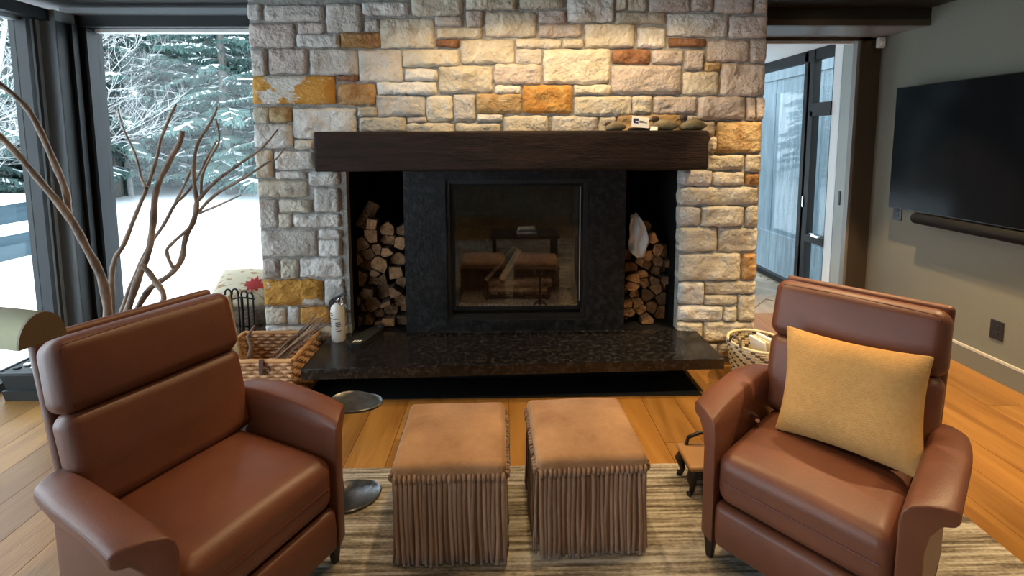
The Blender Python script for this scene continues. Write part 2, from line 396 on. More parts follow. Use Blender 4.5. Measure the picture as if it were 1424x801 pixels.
# ---- traced layout of the chimney stones, firewood and dry branches, in metres
STONES = [
    (-1.572,2.238,-1.485,2.332,'w'),(-1.463,2.230,-1.104,2.320,'g'),(-1.563,2.074,-1.290,2.212,'p'),(-1.261,2.156,-1.103,2.217,'p'),(-1.274,2.074,-1.017,2.148,'w'),
    (-1.083,2.165,-0.875,2.333,'g'),(-0.865,2.269,-0.587,2.342,'w'),(-0.850,2.170,-0.766,2.243,'g'),(-1.000,2.069,-0.760,2.156,'o'),(-1.558,1.904,-1.470,2.061,'g'),
    (-1.452,1.912,-1.218,2.061,'p'),(-1.196,1.903,-0.907,2.056,'g'),(-1.031,1.868,-0.910,1.898,'b'),(-0.899,1.863,-0.635,2.052,'g'),(-1.559,1.726,-1.056,1.894,'m'),
    (-1.030,1.717,-0.806,1.845,'o'),(-0.787,1.783,-0.423,1.854,'w'),(-0.795,1.649,-0.498,1.774,'g'),(-1.563,1.611,-1.469,1.700,'y'),(-1.461,1.610,-1.335,1.700,'t'),
    (-1.320,1.511,-0.933,1.695,'w'),(-0.913,1.649,-0.800,1.699,'y'),(-0.902,1.546,-0.622,1.636,'y'),(-1.566,1.453,-1.333,1.597,'w'),(-1.317,1.443,-1.195,1.498,'y'),
    (-1.571,1.262,-1.467,1.431,'y'),(-1.444,1.316,-1.200,1.425,'w'),(-1.444,1.257,-1.258,1.298,'w'),(-1.236,1.214,-1.050,1.297,'w'),(-1.562,1.142,-1.258,1.239,'y'),
    (-1.561,0.943,-1.452,1.120,'g'),(-1.431,1.040,-1.235,1.119,'y'),(-1.206,1.043,-1.051,1.196,'w'),(-1.440,0.942,-1.358,1.026,'y'),(-1.344,0.946,-1.051,1.025,'w'),
    (-1.558,0.754,-1.214,0.919,'g'),(-1.188,0.870,-1.050,0.922,'w'),(-1.192,0.752,-1.049,0.856,'w'),(-1.558,0.613,-1.456,0.731,'p'),(-1.442,0.607,-1.336,0.730,'y'),
    (-1.318,0.615,-1.049,0.734,'w'),(-1.557,0.429,-1.186,0.592,'m'),(-1.167,0.426,-1.046,0.595,'w'),(-1.556,0.304,-1.425,0.411,'y'),(-1.416,0.303,-1.341,0.410,'w'),
    (-1.332,0.302,-1.150,0.413,'O'),(-1.136,0.290,-1.043,0.407,'w'),(-1.557,0.196,-1.234,0.284,'w'),(-1.221,0.183,-1.042,0.276,'y'),(-1.563,0.079,-1.333,0.177,'w'),
    (-0.559,2.265,-0.254,2.450,'y'),(-0.223,2.300,0.079,2.450,'y'),(0.110,2.309,0.373,2.451,'y'),(0.405,2.227,0.687,2.452,'w'),(-0.759,2.069,-0.430,2.243,'y'),
    (-0.416,2.204,-0.256,2.256,'g'),(-0.408,2.126,-0.132,2.187,'y'),(-0.224,2.200,-0.126,2.291,'p'),(-0.104,2.135,0.204,2.283,'y'),(0.226,2.218,0.387,2.292,'p'),
    (0.226,2.135,0.491,2.205,'p'),(0.514,2.069,0.821,2.209,'y'),(0.844,2.069,1.011,2.188,'w'),(0.706,2.218,1.008,2.284,'y'),(-0.409,2.074,-0.275,2.113,'b'),
    (-0.258,1.973,0.065,2.113,'y'),(0.087,2.069,0.357,2.118,'y'),(0.375,2.069,0.497,2.118,'y'),(-0.621,1.955,-0.281,2.052,'y'),(-0.610,1.867,-0.417,1.933,'w'),
    (-0.400,1.795,-0.071,1.951,'y'),(0.083,1.968,0.236,2.056,'g'),(-0.053,1.844,0.236,1.964,'p'),(0.258,1.848,0.666,2.056,'y'),(-0.045,1.786,0.105,1.831,'w'),
    (0.127,1.664,0.432,1.835,'O'),(0.450,1.781,0.677,1.834,'y'),(0.455,1.650,0.812,1.763,'y'),(-0.480,1.617,-0.326,1.769,'y'),(-0.308,1.616,-0.181,1.778,'g'),
    (-0.167,1.665,0.109,1.782,'t'),(-0.608,1.613,-0.490,1.635,'p'),(-0.164,1.616,-0.009,1.652,'w'),(-0.614,1.517,-0.319,1.599,'y'),(-0.297,1.516,-0.028,1.598,'y'),
    (0.004,1.515,0.278,1.642,'y'),(0.310,1.514,0.594,1.641,'g'),(0.821,1.658,0.940,1.767,'y'),(0.612,1.514,0.713,1.636,'y'),(0.727,1.513,1.137,1.649,'t'),(0.708,2.301,0.767,2.452,'y'),
    (0.780,2.297,0.892,2.452,'y'),(0.915,2.288,1.166,2.453,'p'),(1.180,2.297,1.306,2.453,'p'),(1.324,2.280,1.555,2.453,'p'),(1.573,2.280,1.650,2.454,'p'),(1.032,2.140,1.403,2.275,'w'),
    (1.426,2.131,1.654,2.263,'p'),(1.044,2.074,1.271,2.122,'b'),(1.291,1.985,1.547,2.109,'p'),(1.565,1.980,1.656,2.113,'p'),(0.688,1.972,0.923,2.056,'b'),(0.942,1.972,1.128,2.047,'p'),
    (1.147,1.932,1.261,2.047,'p'),(1.276,1.923,1.368,1.972,'t'),(0.685,1.785,1.123,1.954,'p'),(1.142,1.779,1.362,1.914,'y'),(1.385,1.774,1.656,1.963,'p'),(0.958,1.658,1.225,1.762,'p'),
    (1.244,1.621,1.535,1.761,'p'),(1.553,1.620,1.600,1.756,'p'),(1.613,1.620,1.655,1.756,'p'),(1.151,1.512,1.239,1.644,'g'),(1.253,1.511,1.346,1.607,'p'),(1.366,1.410,1.650,1.602,'t'),
    (1.322,1.415,1.354,1.511,'p'),(1.312,1.304,1.545,1.391,'y'),(1.564,1.289,1.653,1.395,'y'),(1.147,1.202,1.339,1.290,'g'),(1.353,1.201,1.550,1.280,'y'),(1.569,1.200,1.649,1.270,'o'),
    (1.146,1.075,1.644,1.183,'y'),(1.146,0.939,1.273,1.057,'g'),(1.287,0.933,1.556,1.060,'y'),(1.575,0.931,1.650,1.059,'y'),(1.150,0.767,1.387,0.919,'y'),(1.406,0.765,1.653,0.918,'y'),
    (1.151,0.573,1.547,0.747,'y'),(1.566,0.576,1.656,0.745,'o'),(1.152,0.413,1.314,0.555,'w'),(1.327,0.479,1.658,0.557,'y'),(1.330,0.406,1.537,0.465,'y'),(1.554,0.296,1.664,0.463,'y'),
    (1.156,0.299,1.444,0.393,'w'),(1.459,0.292,1.541,0.386,'y'),(1.155,0.176,1.314,0.280,'y'),(1.329,0.153,1.667,0.278,'y'),(1.435,0.048,1.668,0.133,'y'),(1.333,0.045,1.420,0.135,'w'),
    ]
LOGS_LEFT = [(-0.884, 0.936, 0.043), (-0.789, 0.887, 0.053), (-0.706, 0.884, 0.041), (-0.895, 0.849, 0.053), (-0.708, 0.802, 0.046), (-0.795, 0.815, 0.053), (-0.952, 0.801, 0.053), (-0.861, 0.757, 0.043), (-0.926, 0.721, 0.053), (-0.797, 0.743, 0.048), (-0.979, 0.686, 0.046), (-0.847, 0.662, 0.059), (-0.735, 0.677, 0.051), (-0.944, 0.637, 0.053), (-0.739, 0.604, 0.053), (-0.875, 0.606, 0.043), (-0.979, 0.56, 0.061), (-0.838, 0.539, 0.048), (-0.709, 0.524, 0.046), (-0.909, 0.533, 0.051), (-0.834, 0.45, 0.064), (-0.745, 0.471, 0.046), (-1.01, 0.416, 0.053), (-0.924, 0.46, 0.051), (-0.908, 0.373, 0.064), (-0.803, 0.388, 0.046), (-0.721, 0.398, 0.051), (-0.785, 0.334, 0.056), (-0.701, 0.333, 0.043), (-0.98, 0.346, 0.048), (-0.989, 0.279, 0.053), (-0.871, 0.302, 0.046), (-0.937, 0.265, 0.053), (-0.703, 0.263, 0.048), (-0.787, 0.266, 0.053), (-0.86, 0.231, 0.046)]
LOGS_RIGHT = [(0.965, 0.908, 0.037), (0.988, 0.828, 0.043), (0.979, 0.769, 0.035), (1.043, 0.745, 0.043), (1.118, 0.714, 0.049), (0.973, 0.71, 0.045), (0.909, 0.682, 0.041), (0.854, 0.7, 0.045), (1.061, 0.659, 0.043), (1.138, 0.644, 0.049), (0.988, 0.627, 0.045), (0.871, 0.622, 0.049), (1.129, 0.59, 0.049), (1.052, 0.586, 0.043), (0.957, 0.57, 0.045), (0.878, 0.555, 0.049), (1.128, 0.531, 0.051), (0.863, 0.506, 0.049), (0.969, 0.511, 0.045), (1.139, 0.474, 0.047), (1.047, 0.466, 0.047), (1.027, 0.526, 0.041), (0.998, 0.418, 0.051), (1.111, 0.384, 0.058), (0.896, 0.424, 0.045), (0.843, 0.441, 0.041), (0.849, 0.375, 0.043), (0.908, 0.369, 0.041), (0.942, 0.32, 0.051), (1.125, 0.279, 0.072), (0.856, 0.315, 0.041), (0.898, 0.265, 0.045), (0.841, 0.255, 0.041), (0.975, 0.257, 0.049), (1.032, 0.324, 0.051)]
BRANCHES = [
    ([(-2.08, 2.45, 0.581), (-2.058, 2.408, 0.795), (-2.086, 2.367, 0.966), (-2.122, 2.325, 1.136), (-2.217, 2.283, 1.333), (-2.263, 2.242, 1.453), (-2.321, 2.2, 1.568)], 0.024, 0.012),
    ([(-2.163, 2.37, 1.129), (-2.132, 2.336, 1.248), (-2.144, 2.302, 1.4), (-2.178, 2.268, 1.586), (-2.201, 2.234, 1.676), (-2.289, 2.2, 1.782)], 0.016, 0.01),
    ([(-2.1, 2.5, 0.562), (-2.106, 2.522, 0.753), (-2.096, 2.544, 0.865), (-2.061, 2.567, 0.939), (-1.995, 2.589, 1.112), (-1.944, 2.611, 1.247), (-1.898, 2.633, 1.403), (-1.878, 2.656, 1.52), (-1.825, 2.678, 1.658), (-1.817, 2.7, 1.695)], 0.016, 0.006),
    ([(-1.903, 2.55, 1.245), (-1.972, 2.612, 1.294), (-2.044, 2.675, 1.422), (-2.145, 2.738, 1.562), (-2.218, 2.8, 1.679)], 0.009, 0.004),
    ([(-2.094, 2.6, 0.565), (-2.017, 2.607, 0.767), (-1.966, 2.614, 0.887), (-1.935, 2.621, 1.047), (-1.911, 2.629, 1.225), (-1.835, 2.636, 1.383), (-1.778, 2.643, 1.481), (-1.759, 2.65, 1.551)], 0.02, 0.014),
    ([(-2.207, 2.7, 0.53), (-2.152, 2.725, 0.692), (-2.074, 2.75, 0.876), (-1.987, 2.775, 1.011), (-1.9, 2.8, 1.185), (-1.86, 2.825, 1.289), (-1.827, 2.85, 1.385)], 0.014, 0.006),
    ([(-1.962, 2.74, 1.017), (-1.915, 2.772, 1.126), (-1.879, 2.804, 1.176), (-1.827, 2.836, 1.258), (-1.76, 2.868, 1.414), (-1.723, 2.9, 1.499)], 0.01, 0.005),
    ([(-2.087, 2.65, 0.538), (-2.002, 2.658, 0.669), (-1.903, 2.667, 0.737), (-1.834, 2.675, 0.821), (-1.807, 2.683, 0.944), (-1.756, 2.692, 1.054), (-1.739, 2.7, 1.155)], 0.018, 0.013),
    ([(-1.739, 2.7, 1.155), (-1.754, 2.71, 1.318), (-1.73, 2.72, 1.472), (-1.665, 2.73, 1.581), (-1.631, 2.74, 1.649), (-1.622, 2.75, 1.686)], 0.012, 0.005),
    ([(-1.739, 2.7, 1.155), (-1.639, 2.72, 1.267), (-1.481, 2.74, 1.384), (-1.389, 2.76, 1.453), (-1.299, 2.78, 1.564)], 0.011, 0.004),
    ([(-1.761, 2.7, 1.065), (-1.646, 2.71, 1.186), (-1.475, 2.72, 1.287), (-1.346, 2.73, 1.372), (-1.305, 2.74, 1.388), (-1.254, 2.75, 1.453)], 0.01, 0.004),
    ([(-1.727, 2.7, 1.089), (-1.6, 2.675, 1.137), (-1.463, 2.65, 1.196)], 0.008, 0.004),
    ([(-1.726, 2.72, 1.173), (-1.726, 2.74, 1.295), (-1.687, 2.76, 1.397), (-1.639, 2.78, 1.499), (-1.664, 2.8, 1.624)], 0.009, 0.004),
    ([(-1.747, 2.4, 0.692), (-1.787, 2.4, 0.787), (-1.826, 2.4, 0.848), (-1.85, 2.4, 0.863)], 0.013, 0.014),
    ([(-1.853, 2.63, 0.792), (-1.888, 2.642, 0.879), (-1.861, 2.655, 0.926), (-1.776, 2.668, 1.005), (-1.757, 2.68, 1.051)], 0.01, 0.008),
]
# ================================================================ SETTING
XL, XR = -3.05, 3.05       # glass wall on the left, television wall on the right
YF = -3.0                  # wall behind the viewer
YW = 3.03                  # face of the chimney
# ---- floor with single oak planks
fl = MB().box(XL-0.1, XR+0.1, YF-0.1, 3.95, -0.12, -0.012).build('floor', mGAP)
struct(fl, 'oak plank floor')
pw = 0.192
x = XL
protos = {}
while x < XR - 0.01:
    y = YF + rnd.uniform(-1.2, 0)
    while y < 3.93:
        ln = rnd.choice((1.2, 1.6, 2.0, 2.4))
        y0, y1 = max(y, YF), min(y+ln, 3.93)
        if y1 - y0 > 0.05:
            w_ = min(pw, XR - x)
            key = (round(y1-y0, 3), round(w_, 3))
            if key not in protos:
                protos[key] = MB().box(-w_/2+0.0012, w_/2-0.0012, -(y1-y0)/2+0.001, (y1-y0)/2-0.001, -0.012, 0).mesh('plank', mOAK)
            p = link('plank', protos[key], fl)
            p.location = (x + w_/2, (y0+y1)/2, 0)
        y += ln
    x += pw
# ---- ceiling
ce = MB().box(XL-0.2, XR+0.1, YF-0.1, 3.75, CEIL, CEIL+0.15).build('ceiling', mCEIL)
struct(ce, 'dark ceiling')
so = MB().box(1.70, XR, 3.45, 4.0, 2.30, CEIL).build('trim_1', mSOFF)
struct(so, 'dropped grey soffit over the hall doorway')
MB().box(1.66, XR, 3.425, 3.45, 2.338, CEIL).build('soffit_fascia', mCEIL, so)
MB().box(1.66, XR, 3.42, 3.452, 2.296, 2.338).build('soffit_edge', mBROWN, so)
# ---- right wall and its baseboard
wr = struct(MB().box(XR, XR+0.15, YF, 4.0, 0, CEIL+0.1).build('wall_right', mWALL), 'olive grey painted wall carrying the television')
bb = MB().box(XR-0.014, XR, YF, 3.86, 0, 0.135).build('baseboard_right', mBASE)
struct(bb)
MB().box(XR-0.016, XR, YF, 3.86, 0.122, 0.137).build('baseboard_cap', mBASEL, bb)
# ---- wall behind the viewer
struct(MB().box(XL-0.1, XR+0.1, YF-0.15, YF, 0, CEIL+0.1).build('wall_front', mWALL), 'painted wall behind the seating')
# ---- doorway wall
dw = MB().box(2.88, XR, 3.86, 4.03, 0, 2.32).box(1.6, XR, 3.86, 4.03, 2.288, 2.45).build('wall_back_right', mBROWN)
struct(dw, 'wall around the doorway to the hall')
MB().box(2.862, 2.885, 3.90, 4.034, 0, 2.29).build('door_jamb', mJAMB, dw)
MB().box(2.85, 2.872, 3.852, 3.90, 0, 2.30).build('jamb_stop', mSOFF, dw)
MB().box(2.872, 2.95, 3.842, 3.862, 0, 2.32).build('door_casing', mBROWN, dw)
MB().box(1.6, 2.95, 3.842, 3.862, 2.275, 2.33).build('head_casing', mBROWN, dw)
MB().box(2.856, 2.863, 3.955, 3.975, 0.93, 1.05).build('strike_plate', mBLACK, dw)
MB().box(1.6, 2.85, 3.90, 3.93, 2.262, 2.29).build('door_track', mWHITE, dw)
# ---- hall beyond the doorway
hf = struct(MB().box(1.5, 2.90, 3.95, 8.0, -0.12, -0.012).build('floor_hall', mGAP), 'pale herringbone hall floor')
HWd, HLn = 0.09, 0.45
hb = MB().box(0.0008, HLn-0.0008, 0.0008, HWd-0.0008, -0.012, 0).mesh('herringbone_block', mHERR)
a = PI/4
for m_ in range(-6, 7):
    for k in range(-40, 60):
        for q in (0, 1):
            ox, oy = k*HWd + m_*HLn, k*HWd - m_*HLn
            if q: ox, oy = ox + HLn + HWd, oy + HWd - HLn        # the upright block, turned a quarter
            cx, cy = (ox + HLn/2, oy + HWd/2) if not q else (ox - HWd/2, oy + HLn/2)
            gx = 2.2 + cx*math.cos(a) - cy*math.sin(a); gy = 4.8 + cx*math.sin(a) + cy*math.cos(a)
            if 1.95 < gx < 2.70 and 4.1 < gy < 6.0:
                p = link('herringbone_block', hb, hf)
                p.location = (2.2 + ox*math.cos(a) - oy*math.sin(a), 4.8 + ox*math.sin(a) + oy*math.cos(a), 0)
                p.rotation_euler = (0, 0, a + (PI/2 if q else 0))
hfl = MB().box(1.5, 2.90, 3.95, 8.0, -0.03, -0.008).build('hall_floor_field', mHERR, hf)
struct(MB().box(1.5, 3.0, 4.03, 8.0, 2.315, 2.42).build('ceiling_hall', mWHITE), 'white hall ceiling')
struct(MB().box(1.4, 1.5, 4.0, 4.5, 0, 2.4).box(1.4, 1.5, 7.6, 8.0, 0, 2.4).box(1.4, 1.5, 4.5, 7.6, 2.2, 2.4).build('wall_hall_left', mWHITE), 'white hall wall opened for an added daylight window')
w4 = struct(MB().box(1.42, 1.48, 4.5, 4.56, 0, 2.2).box(1.42, 1.48, 7.54, 7.6, 0, 2.2).box(1.42, 1.48, 6.02, 6.08, 0, 2.2).box(1.42, 1.48, 4.5, 7.6, 0, 0.06).build('window_added', mFRAME), 'unseen window added to bring daylight into the hall')  # unseen window, added so daylight brightens the hall
MB().box(1.447, 1.453, 4.56, 6.02, 0.06, 2.2).build('pane', mGLASS, w4)
MB().box(1.447, 1.453, 6.08, 7.54, 0.06, 2.2).build('pane', mGLASS, w4)
struct(MB().box(1.4, 3.0, 8.0, 8.1, 0, 2.4).build('wall_hall_back', mWHITE), 'white hall end wall')
struct(MB().box(2.862, 2.97, 4.03, 4.13, 0, 2.315).build('wall_hall_right', mWHITE), 'white wall end beside the hall window')
# hall window
hw = MB()
X0, X1 = 2.87, 2.93
hw.box(X0, X1, 4.13, 8.0, 2.215, 2.315).box(X0, X1, 4.13, 8.0, 0.0, 0.05)
hw.box(X0, X1, 4.13, 4.15, 0, 2.3)
hw.box(X0-0.01, X1, 4.40, 4.45, 0, 2.3).box(X0, X1, 4.50, 4.55, 0, 2.3).box(X0+0.02, X1, 4.44, 4.51, 0, 2.3)
hw.box(X0, X1, 6.7, 6.78, 0, 2.3)
hwo = hw.build('window_3', mFRAME); struct(hwo, 'black framed hall window')
MB().box(X0-0.02, X1, 4.13, 4.40, 1.74, 1.82).build('transom_bar', mFRAME, hwo)
MB().box(X0-0.02, X1, 4.13, 4.40, 0.53, 0.60).build('sill_bar', mFRAME, hwo)
MB().box(X0-0.025, X1-0.02, 4.365, 4.40, 0.60, 1.74).build('casement_stile', mFRAME, hwo)
MB().box(X0-0.025, X1-0.02, 4.13, 4.40, 1.70, 1.745).build('casement_rail', mFRAME, hwo)
MB().box(X0-0.05, X0-0.02, 4.16, 4.25, 0.60, 0.62).tube([(X0-0.05,4.20,0.625),(X0-0.055,4.23,0.63),(X0-0.05,4.27,0.625)], 0.006).build('casement_crank', mCHROME, hwo)
MB().box(X0-0.03, X0-0.012, 4.425, 4.44, 0.85, 0.95).build('casement_latch', mCHROME, hwo)
MB().box(2.90, 2.906, 4.55, 6.7, 0.05, 2.215).build('pane', mGLASS, hwo)
MB().box(2.90, 2.906, 6.78, 8.0, 0.05, 2.215).build('pane', mGLASS, hwo)
for a, b in ((0.05,0.53),(0.60,1.74),(1.82,2.215)): MB().box(2.90, 2.906, 4.15, 4.40, a, b).build('pane', mGLASS, hwo)
# board screen outside the hall
bs = thing('board_screen', 'weathered grey vertical board screen outside the hall window', 'fence', (4.0, 6.0, -0.9))
bm_ = MB().box(-0.012, 0.012, -0.083, 0.083, 0, 3.6).mesh('board', mFENCE)
y = 3.6
while y < 12.5:
    p = link('board', bm_, bs); p.location = (rnd.uniform(-0.006,0.006), y-6.0, 0); y += 0.172
MB().box(3.96, 4.05, 3.5, 12.6, 2.34, 2.46).build('top_rail', mFENCE, bs)

# ---- glass corner on the left
def pane(n, par, *b): MB().box(*b).build(n, mGLASS, par)
w1 = MB()
w1.box(XL-0.09, XL+0.03, YF, 3.28, 0.0, 0.05)                       # sill
w1.box(XL-0.09, XL+0.02, 3.15, 3.18, 0.05, 2.28)
for yy in (0.55, -1.3): w1.box(XL-0.09, XL+0.03, yy, yy+0.09, 0.05, 2.30)
w1o = w1.build('window_1', mFRAME); struct(w1o, 'tall dark framed window wall looking over snow')
MB().box(XL-0.09, XL+0.06, YF, 3.30, 2.285, 2.36).build('window_header', mFRAME, w1o)
MB().box(XL-0.07, XL-0.02, YF, 3.16, 2.262, 2.288).build('glazing_bead', mFRAMEL, w1o)
MB().box(XL-0.06, XL+0.005, 3.18, 3.212, 0.05, 2.285).build('jamb_strip', mFRAMEL, w1o)
MB().box(XL-0.06, XL-0.03, 3.212, 3.226, 0.05, 2.285).build('jamb_groove', mMATTE, w1o)
MB().box(XL-0.06, XL+0.012, 3.226, 3.25, 0.05, 2.285).build('jamb_strip', mFRAMEL, w1o)
MB().box(XL-0.06, XL-0.03, 3.25, 3.262, 0.05, 2.285).build('jamb_groove', mMATTE, w1o)
pane('pane', w1o, XL-0.055, XL-0.049, 0.64, 3.15, 0.05, 2.285)
pane('pane', w1o, XL-0.055, XL-0.049, -1.21, 0.55, 0.05, 2.285)
pane('pane', w1o, XL-0.055, XL-0.049, YF, -1.3, 0.05, 2.285)
cp = struct(MB().box(XL-0.10, -2.955, 3.27, 3.60, 0, 2.36).bevel(0.004,1).build('trim_2', mFRAMEL), 'steel corner post between the windows')
w2 = MB()
w2.box(-2.955, -1.50, 3.47, 3.58, 0.0, 0.05)
w2.box(-2.952, -2.925, 3.36, 3.40, 0.0, 2.29)
w2.box(-2.945, -2.89, 3.43, 3.56, 0.0, 2.29)
w2o = w2.build('window_2', mFRAME); struct(w2o, 'tall window beside the chimney looking over snow')
MB().box(-2.957, -2.953, 3.275, 3.60, 0, 2.29).build('post_painted_shade', mFRAME, w2o)  # dark sheet paints the shade on the room side of the post
MB().box(-3.0, -1.50, 3.42, 3.60, 2.285, 2.36).build('window_header', mFRAME, w2o)
MB().box(-2.90, -1.50, 3.50, 3.55, 2.262, 2.288).build('glazing_bead', mSENS, w2o)
MB().box(-3.0, -1.50, 3.36, 3.43, 2.36, 2.395).build('header_trim', mFRAMEL, w2o)
pane('pane', w2o, -2.89, -1.50, 3.52, 3.526, 0.05, 2.285)

# ---- chimney breast: mortar core, single stones proud of it
NL0, NL1, NR0, NR1 = -1.008, -0.640, 0.786, 1.147      # wood niches
CX0, CX1 = -1.565, 1.660
NT = 1.312
core = MB()
core.box(CX0, NL0, YW+0.012, 3.78, 0, CEIL).box(NR1, CX1, YW+0.012, 3.78, 0, CEIL)
core.box(NL0, NR1, YW+0.012, 3.78, NT, CEIL).box(NL0, NR1, YW+0.012, 3.78, 0, 0.165)
core.box(NL0, NR1, 3.70, 3.78, 0.165, NT)
wb = core.build('wall_back', mMORTAR); struct(wb, 'rough coursed stone chimney breast')
def stone_mesh(w, h, seed, thick=0.085, amp=1.0):
    nx = max(6, min(26, int(w/0.013))); nz = max(5, min(15, int(h/0.013)))
    off = Vector((seed*3.17, seed*1.31, seed*0.73))
    mb = MB(); V = []; F = []
    prow = 0.010 + 0.014*random.Random(seed).random()
    for j in range(nz+1):
        for i in range(nx+1):
            s = -1 + 2*i/nx; t = -1 + 2*j/nz
            s = math.copysign(abs(s)**0.85, s); t = math.copysign(abs(t)**0.85, t)
            cr = 0.07*(abs(s)**6)*(abs(t)**6)
            px = s*w/2*(1-cr*min(1, 0.10/w)); pz = t*h/2*(1-cr*min(1,0.10/h)*1.5)
            q = Vector((px*9, pz*9, 0)) + off
            edge = max(abs(s), abs(t))
            if edge > 0.999:
                px += 0.007*noise.noise(q*2.3); pz += 0.008*noise.noise(q*2.3+Vector((9,4,2)))
            e = 1 - edge**11
            # split face: tilted facets with sharp arrises between them
            qq = Vector((q.x*1.0, q.y*1.7, q.z))
            vd, vp = noise.voronoi(qq*1.15)
            c0 = vp[0]; hsh = noise.cell(c0*7.3 + Vector((seed,0,0)))
            tv_ = noise.cell_vector(c0*5.1)
            dq = qq - c0/1.0*(1/1.15)
            facet = 0.5*hsh + 0.55*(dq.x*(tv_.x-0.5) + dq.y*(tv_.y-0.2))
            n1 = noise.noise(q*0.8); n3 = noise.noise(q*5.0)
            y = -(prow*(0.3+0.7*e) + amp*e*(0.012*n1 + 0.015*max(-0.6,min(1.2,facet)) + 0.005*n3 + 0.006)) + 0.006
            V.append((px, y, pz))
    W = nx+1
    for j in range(nz):
        for i in range(nx): F.append((j*W+i, j*W+i+1, (j+1)*W+i+1, (j+1)*W+i))
    # sides back into the mortar
    ring = [i for i in range(W)] + [j*W+nx for j in range(1, nz+1)] + [nz*W+i for i in range(nx-1, -1, -1)] + [j*W for j in range(nz-1, 0, -1)]
    b = len(V)
    for k in ring: V.append((V[k][0], thick, V[k][2]))
    n = len(ring)
    for k in range(n): F.append((ring[(k+1)%n], ring[k], b+k, b+(k+1)%n))
    return mb.add(V, F)
for k, (x0, z0, x1, z1, c) in enumerate(STONES):
    z1 = min(z1, CEIL-0.005)
    x0 = max(x0, CX0); x1 = min(x1, CX1)
    g = 0.0035
    me = stone_mesh(x1-x0+2*g, z1-z0+2*g, k+1).mesh('stone', ST[c], True)
    o = link('stone', me, wb); o.location = ((x0+x1)/2, YW, (z0+z1)/2)
# the two flanks of the chimney, coursed the same way
for side in (-1, 1):
    z = 0.0; k = 500 + 200*(side+1)
    while z < CEIL - 0.05:
        h = min(rnd.uniform(0.10, 0.19), CEIL - z)
        y = YW + 0.02
        while y < 3.72:
            wd = min(rnd.uniform(0.14, 0.36), 3.76 - y)
            if wd > 0.05 and not (side == -1 and y > 3.50):
                me = stone_mesh(wd-0.02, h-0.02, k, 0.05, 0.6).mesh('stone', ST[rnd.choice('ggwpyyt')], True)
                o = link('stone', me, wb)
                o.location = ((CX0 if side < 0 else CX1) + side*0.001, y+wd/2, z+h/2)
                o.rotation_euler = (0, 0, -PI/2 if side < 0 else PI/2)
            k += 1; y += wd
        z += h
# ---- hearth slab and floor pad
hs = MB(); v = [(-1.135,2.545,.168),(1.272,2.612,.168),(1.272,3.05,.168),(-1.135,3.05,.168)]
v += [(a,b,.232) for a,b,_ in v]
hs.add(v, [(3,2,1,0),(4,5,6,7),(0,1,5,4),(1,2,6,5),(2,3,7,6),(3,0,4,7)]).bevel(0.004, 2)
tag(hs.build('hearth_slab', mGRAN), 'polished black granite hearth slab floating under the fireplace', 'hearth')
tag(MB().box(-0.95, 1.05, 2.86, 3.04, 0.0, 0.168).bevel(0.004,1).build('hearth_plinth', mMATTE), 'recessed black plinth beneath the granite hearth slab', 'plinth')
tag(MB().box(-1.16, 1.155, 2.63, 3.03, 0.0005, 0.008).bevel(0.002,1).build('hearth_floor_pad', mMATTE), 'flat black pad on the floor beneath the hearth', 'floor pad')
# ================================================================ FIREPLACE
mt = MB()
def beamfn(p):
    q = Vector((p.x*3, p.y*9, p.z*9))
    return Vector((p.x + 0.004*noise.noise(q*2+Vector((5,0,0))) + 0.054, p.y + 0.0045*noise.noise(q) + 2.925, p.z + 0.005*noise.noise(q+Vector((0,7,0))) + 1.430))
mt.rbox(1.166, 0.125, 0.118, 0.016, 3, 60, 4, 6, beamfn)
mto = mt.build('mantel_beam', mBEAM, smooth=True); tag(mto, 'long rough dark timber mantel beam across the stone chimney', 'mantel')
FP = thing('fireplace', 'built-in fireplace with black granite surround and glass door', 'fireplace', (0.07, 3.03, 0.232))
OX0, OX1, OZ0, OZ1 = -0.372, 0.540, 0.318, 1.243       # opening in the granite
sp = MB()
yA, yB = 3.012, 3.10
sp.box(NL1, OX0, yA, yB, 0.232, NT).box(OX1, NR0, yA, yB, 0.232, NT).box(OX0, OX1, yA, yB, OZ1, NT).box(OX0, OX1, yA, yB, 0.232, OZ0)
sp.build('granite_surround', mGRANP, FP)
MB().box(NL1, NR0, 2.985, 3.012, 0.232, 0.244).build('granite_lip', mGRAN, FP)
fr = MB()
def ring(mb, x0,x1,z0,z1,t,y0,y1):
    mb.box(x0,x0+t,y0,y1,z0,z1).box(x1-t,x1,y0,y1,z0,z1).box(x0+t,x1-t,y0,y1,z1-t,z1).box(x0+t,x1-t,y0,y1,z0,z0+t)
ring(fr, OX0, OX1, OZ0, OZ1, 0.022, 3.03, 3.14); ring(fr, OX0+0.022, OX1-0.022, OZ0+0.022, OZ1-0.018, 0.012, 3.05, 3.14)
fr.build('steel_liner', mBLACK, FP)
dr = MB(); ring(dr, OX0+0.036, OX1-0.036, OZ0+0.060, OZ1-0.030, 0.016, 3.045, 3.066)
dro = dr.build('door_frame', mMATTE, FP)
MB().box(OX0+0.05, OX1-0.05, 3.054, 3.060, OZ0+0.074, OZ1-0.044).build('door_glass', mFGLASS, dro)
MB().box(OX1-0.048, OX1-0.042, 3.036, 3.046, OZ0+0.12, OZ1-0.05).build('door_handle', mFRAMEL, dro)
fb = MB()
fb.box(OX0, OX1, 3.62, 3.66, 0.25, 1.30).box(OX0-0.02, OX0, 3.10, 3.66, 0.25, 1.30).box(OX1, OX1+0.02, 3.10, 3.66, 0.25, 1.30)
fb.box(OX0, OX1, 3.10, 3.66, 1.27, 1.30).box(OX0, OX1, 3.10, 3.66, 0.25, 0.335)
fb.build('firebox', mMATTE, FP)
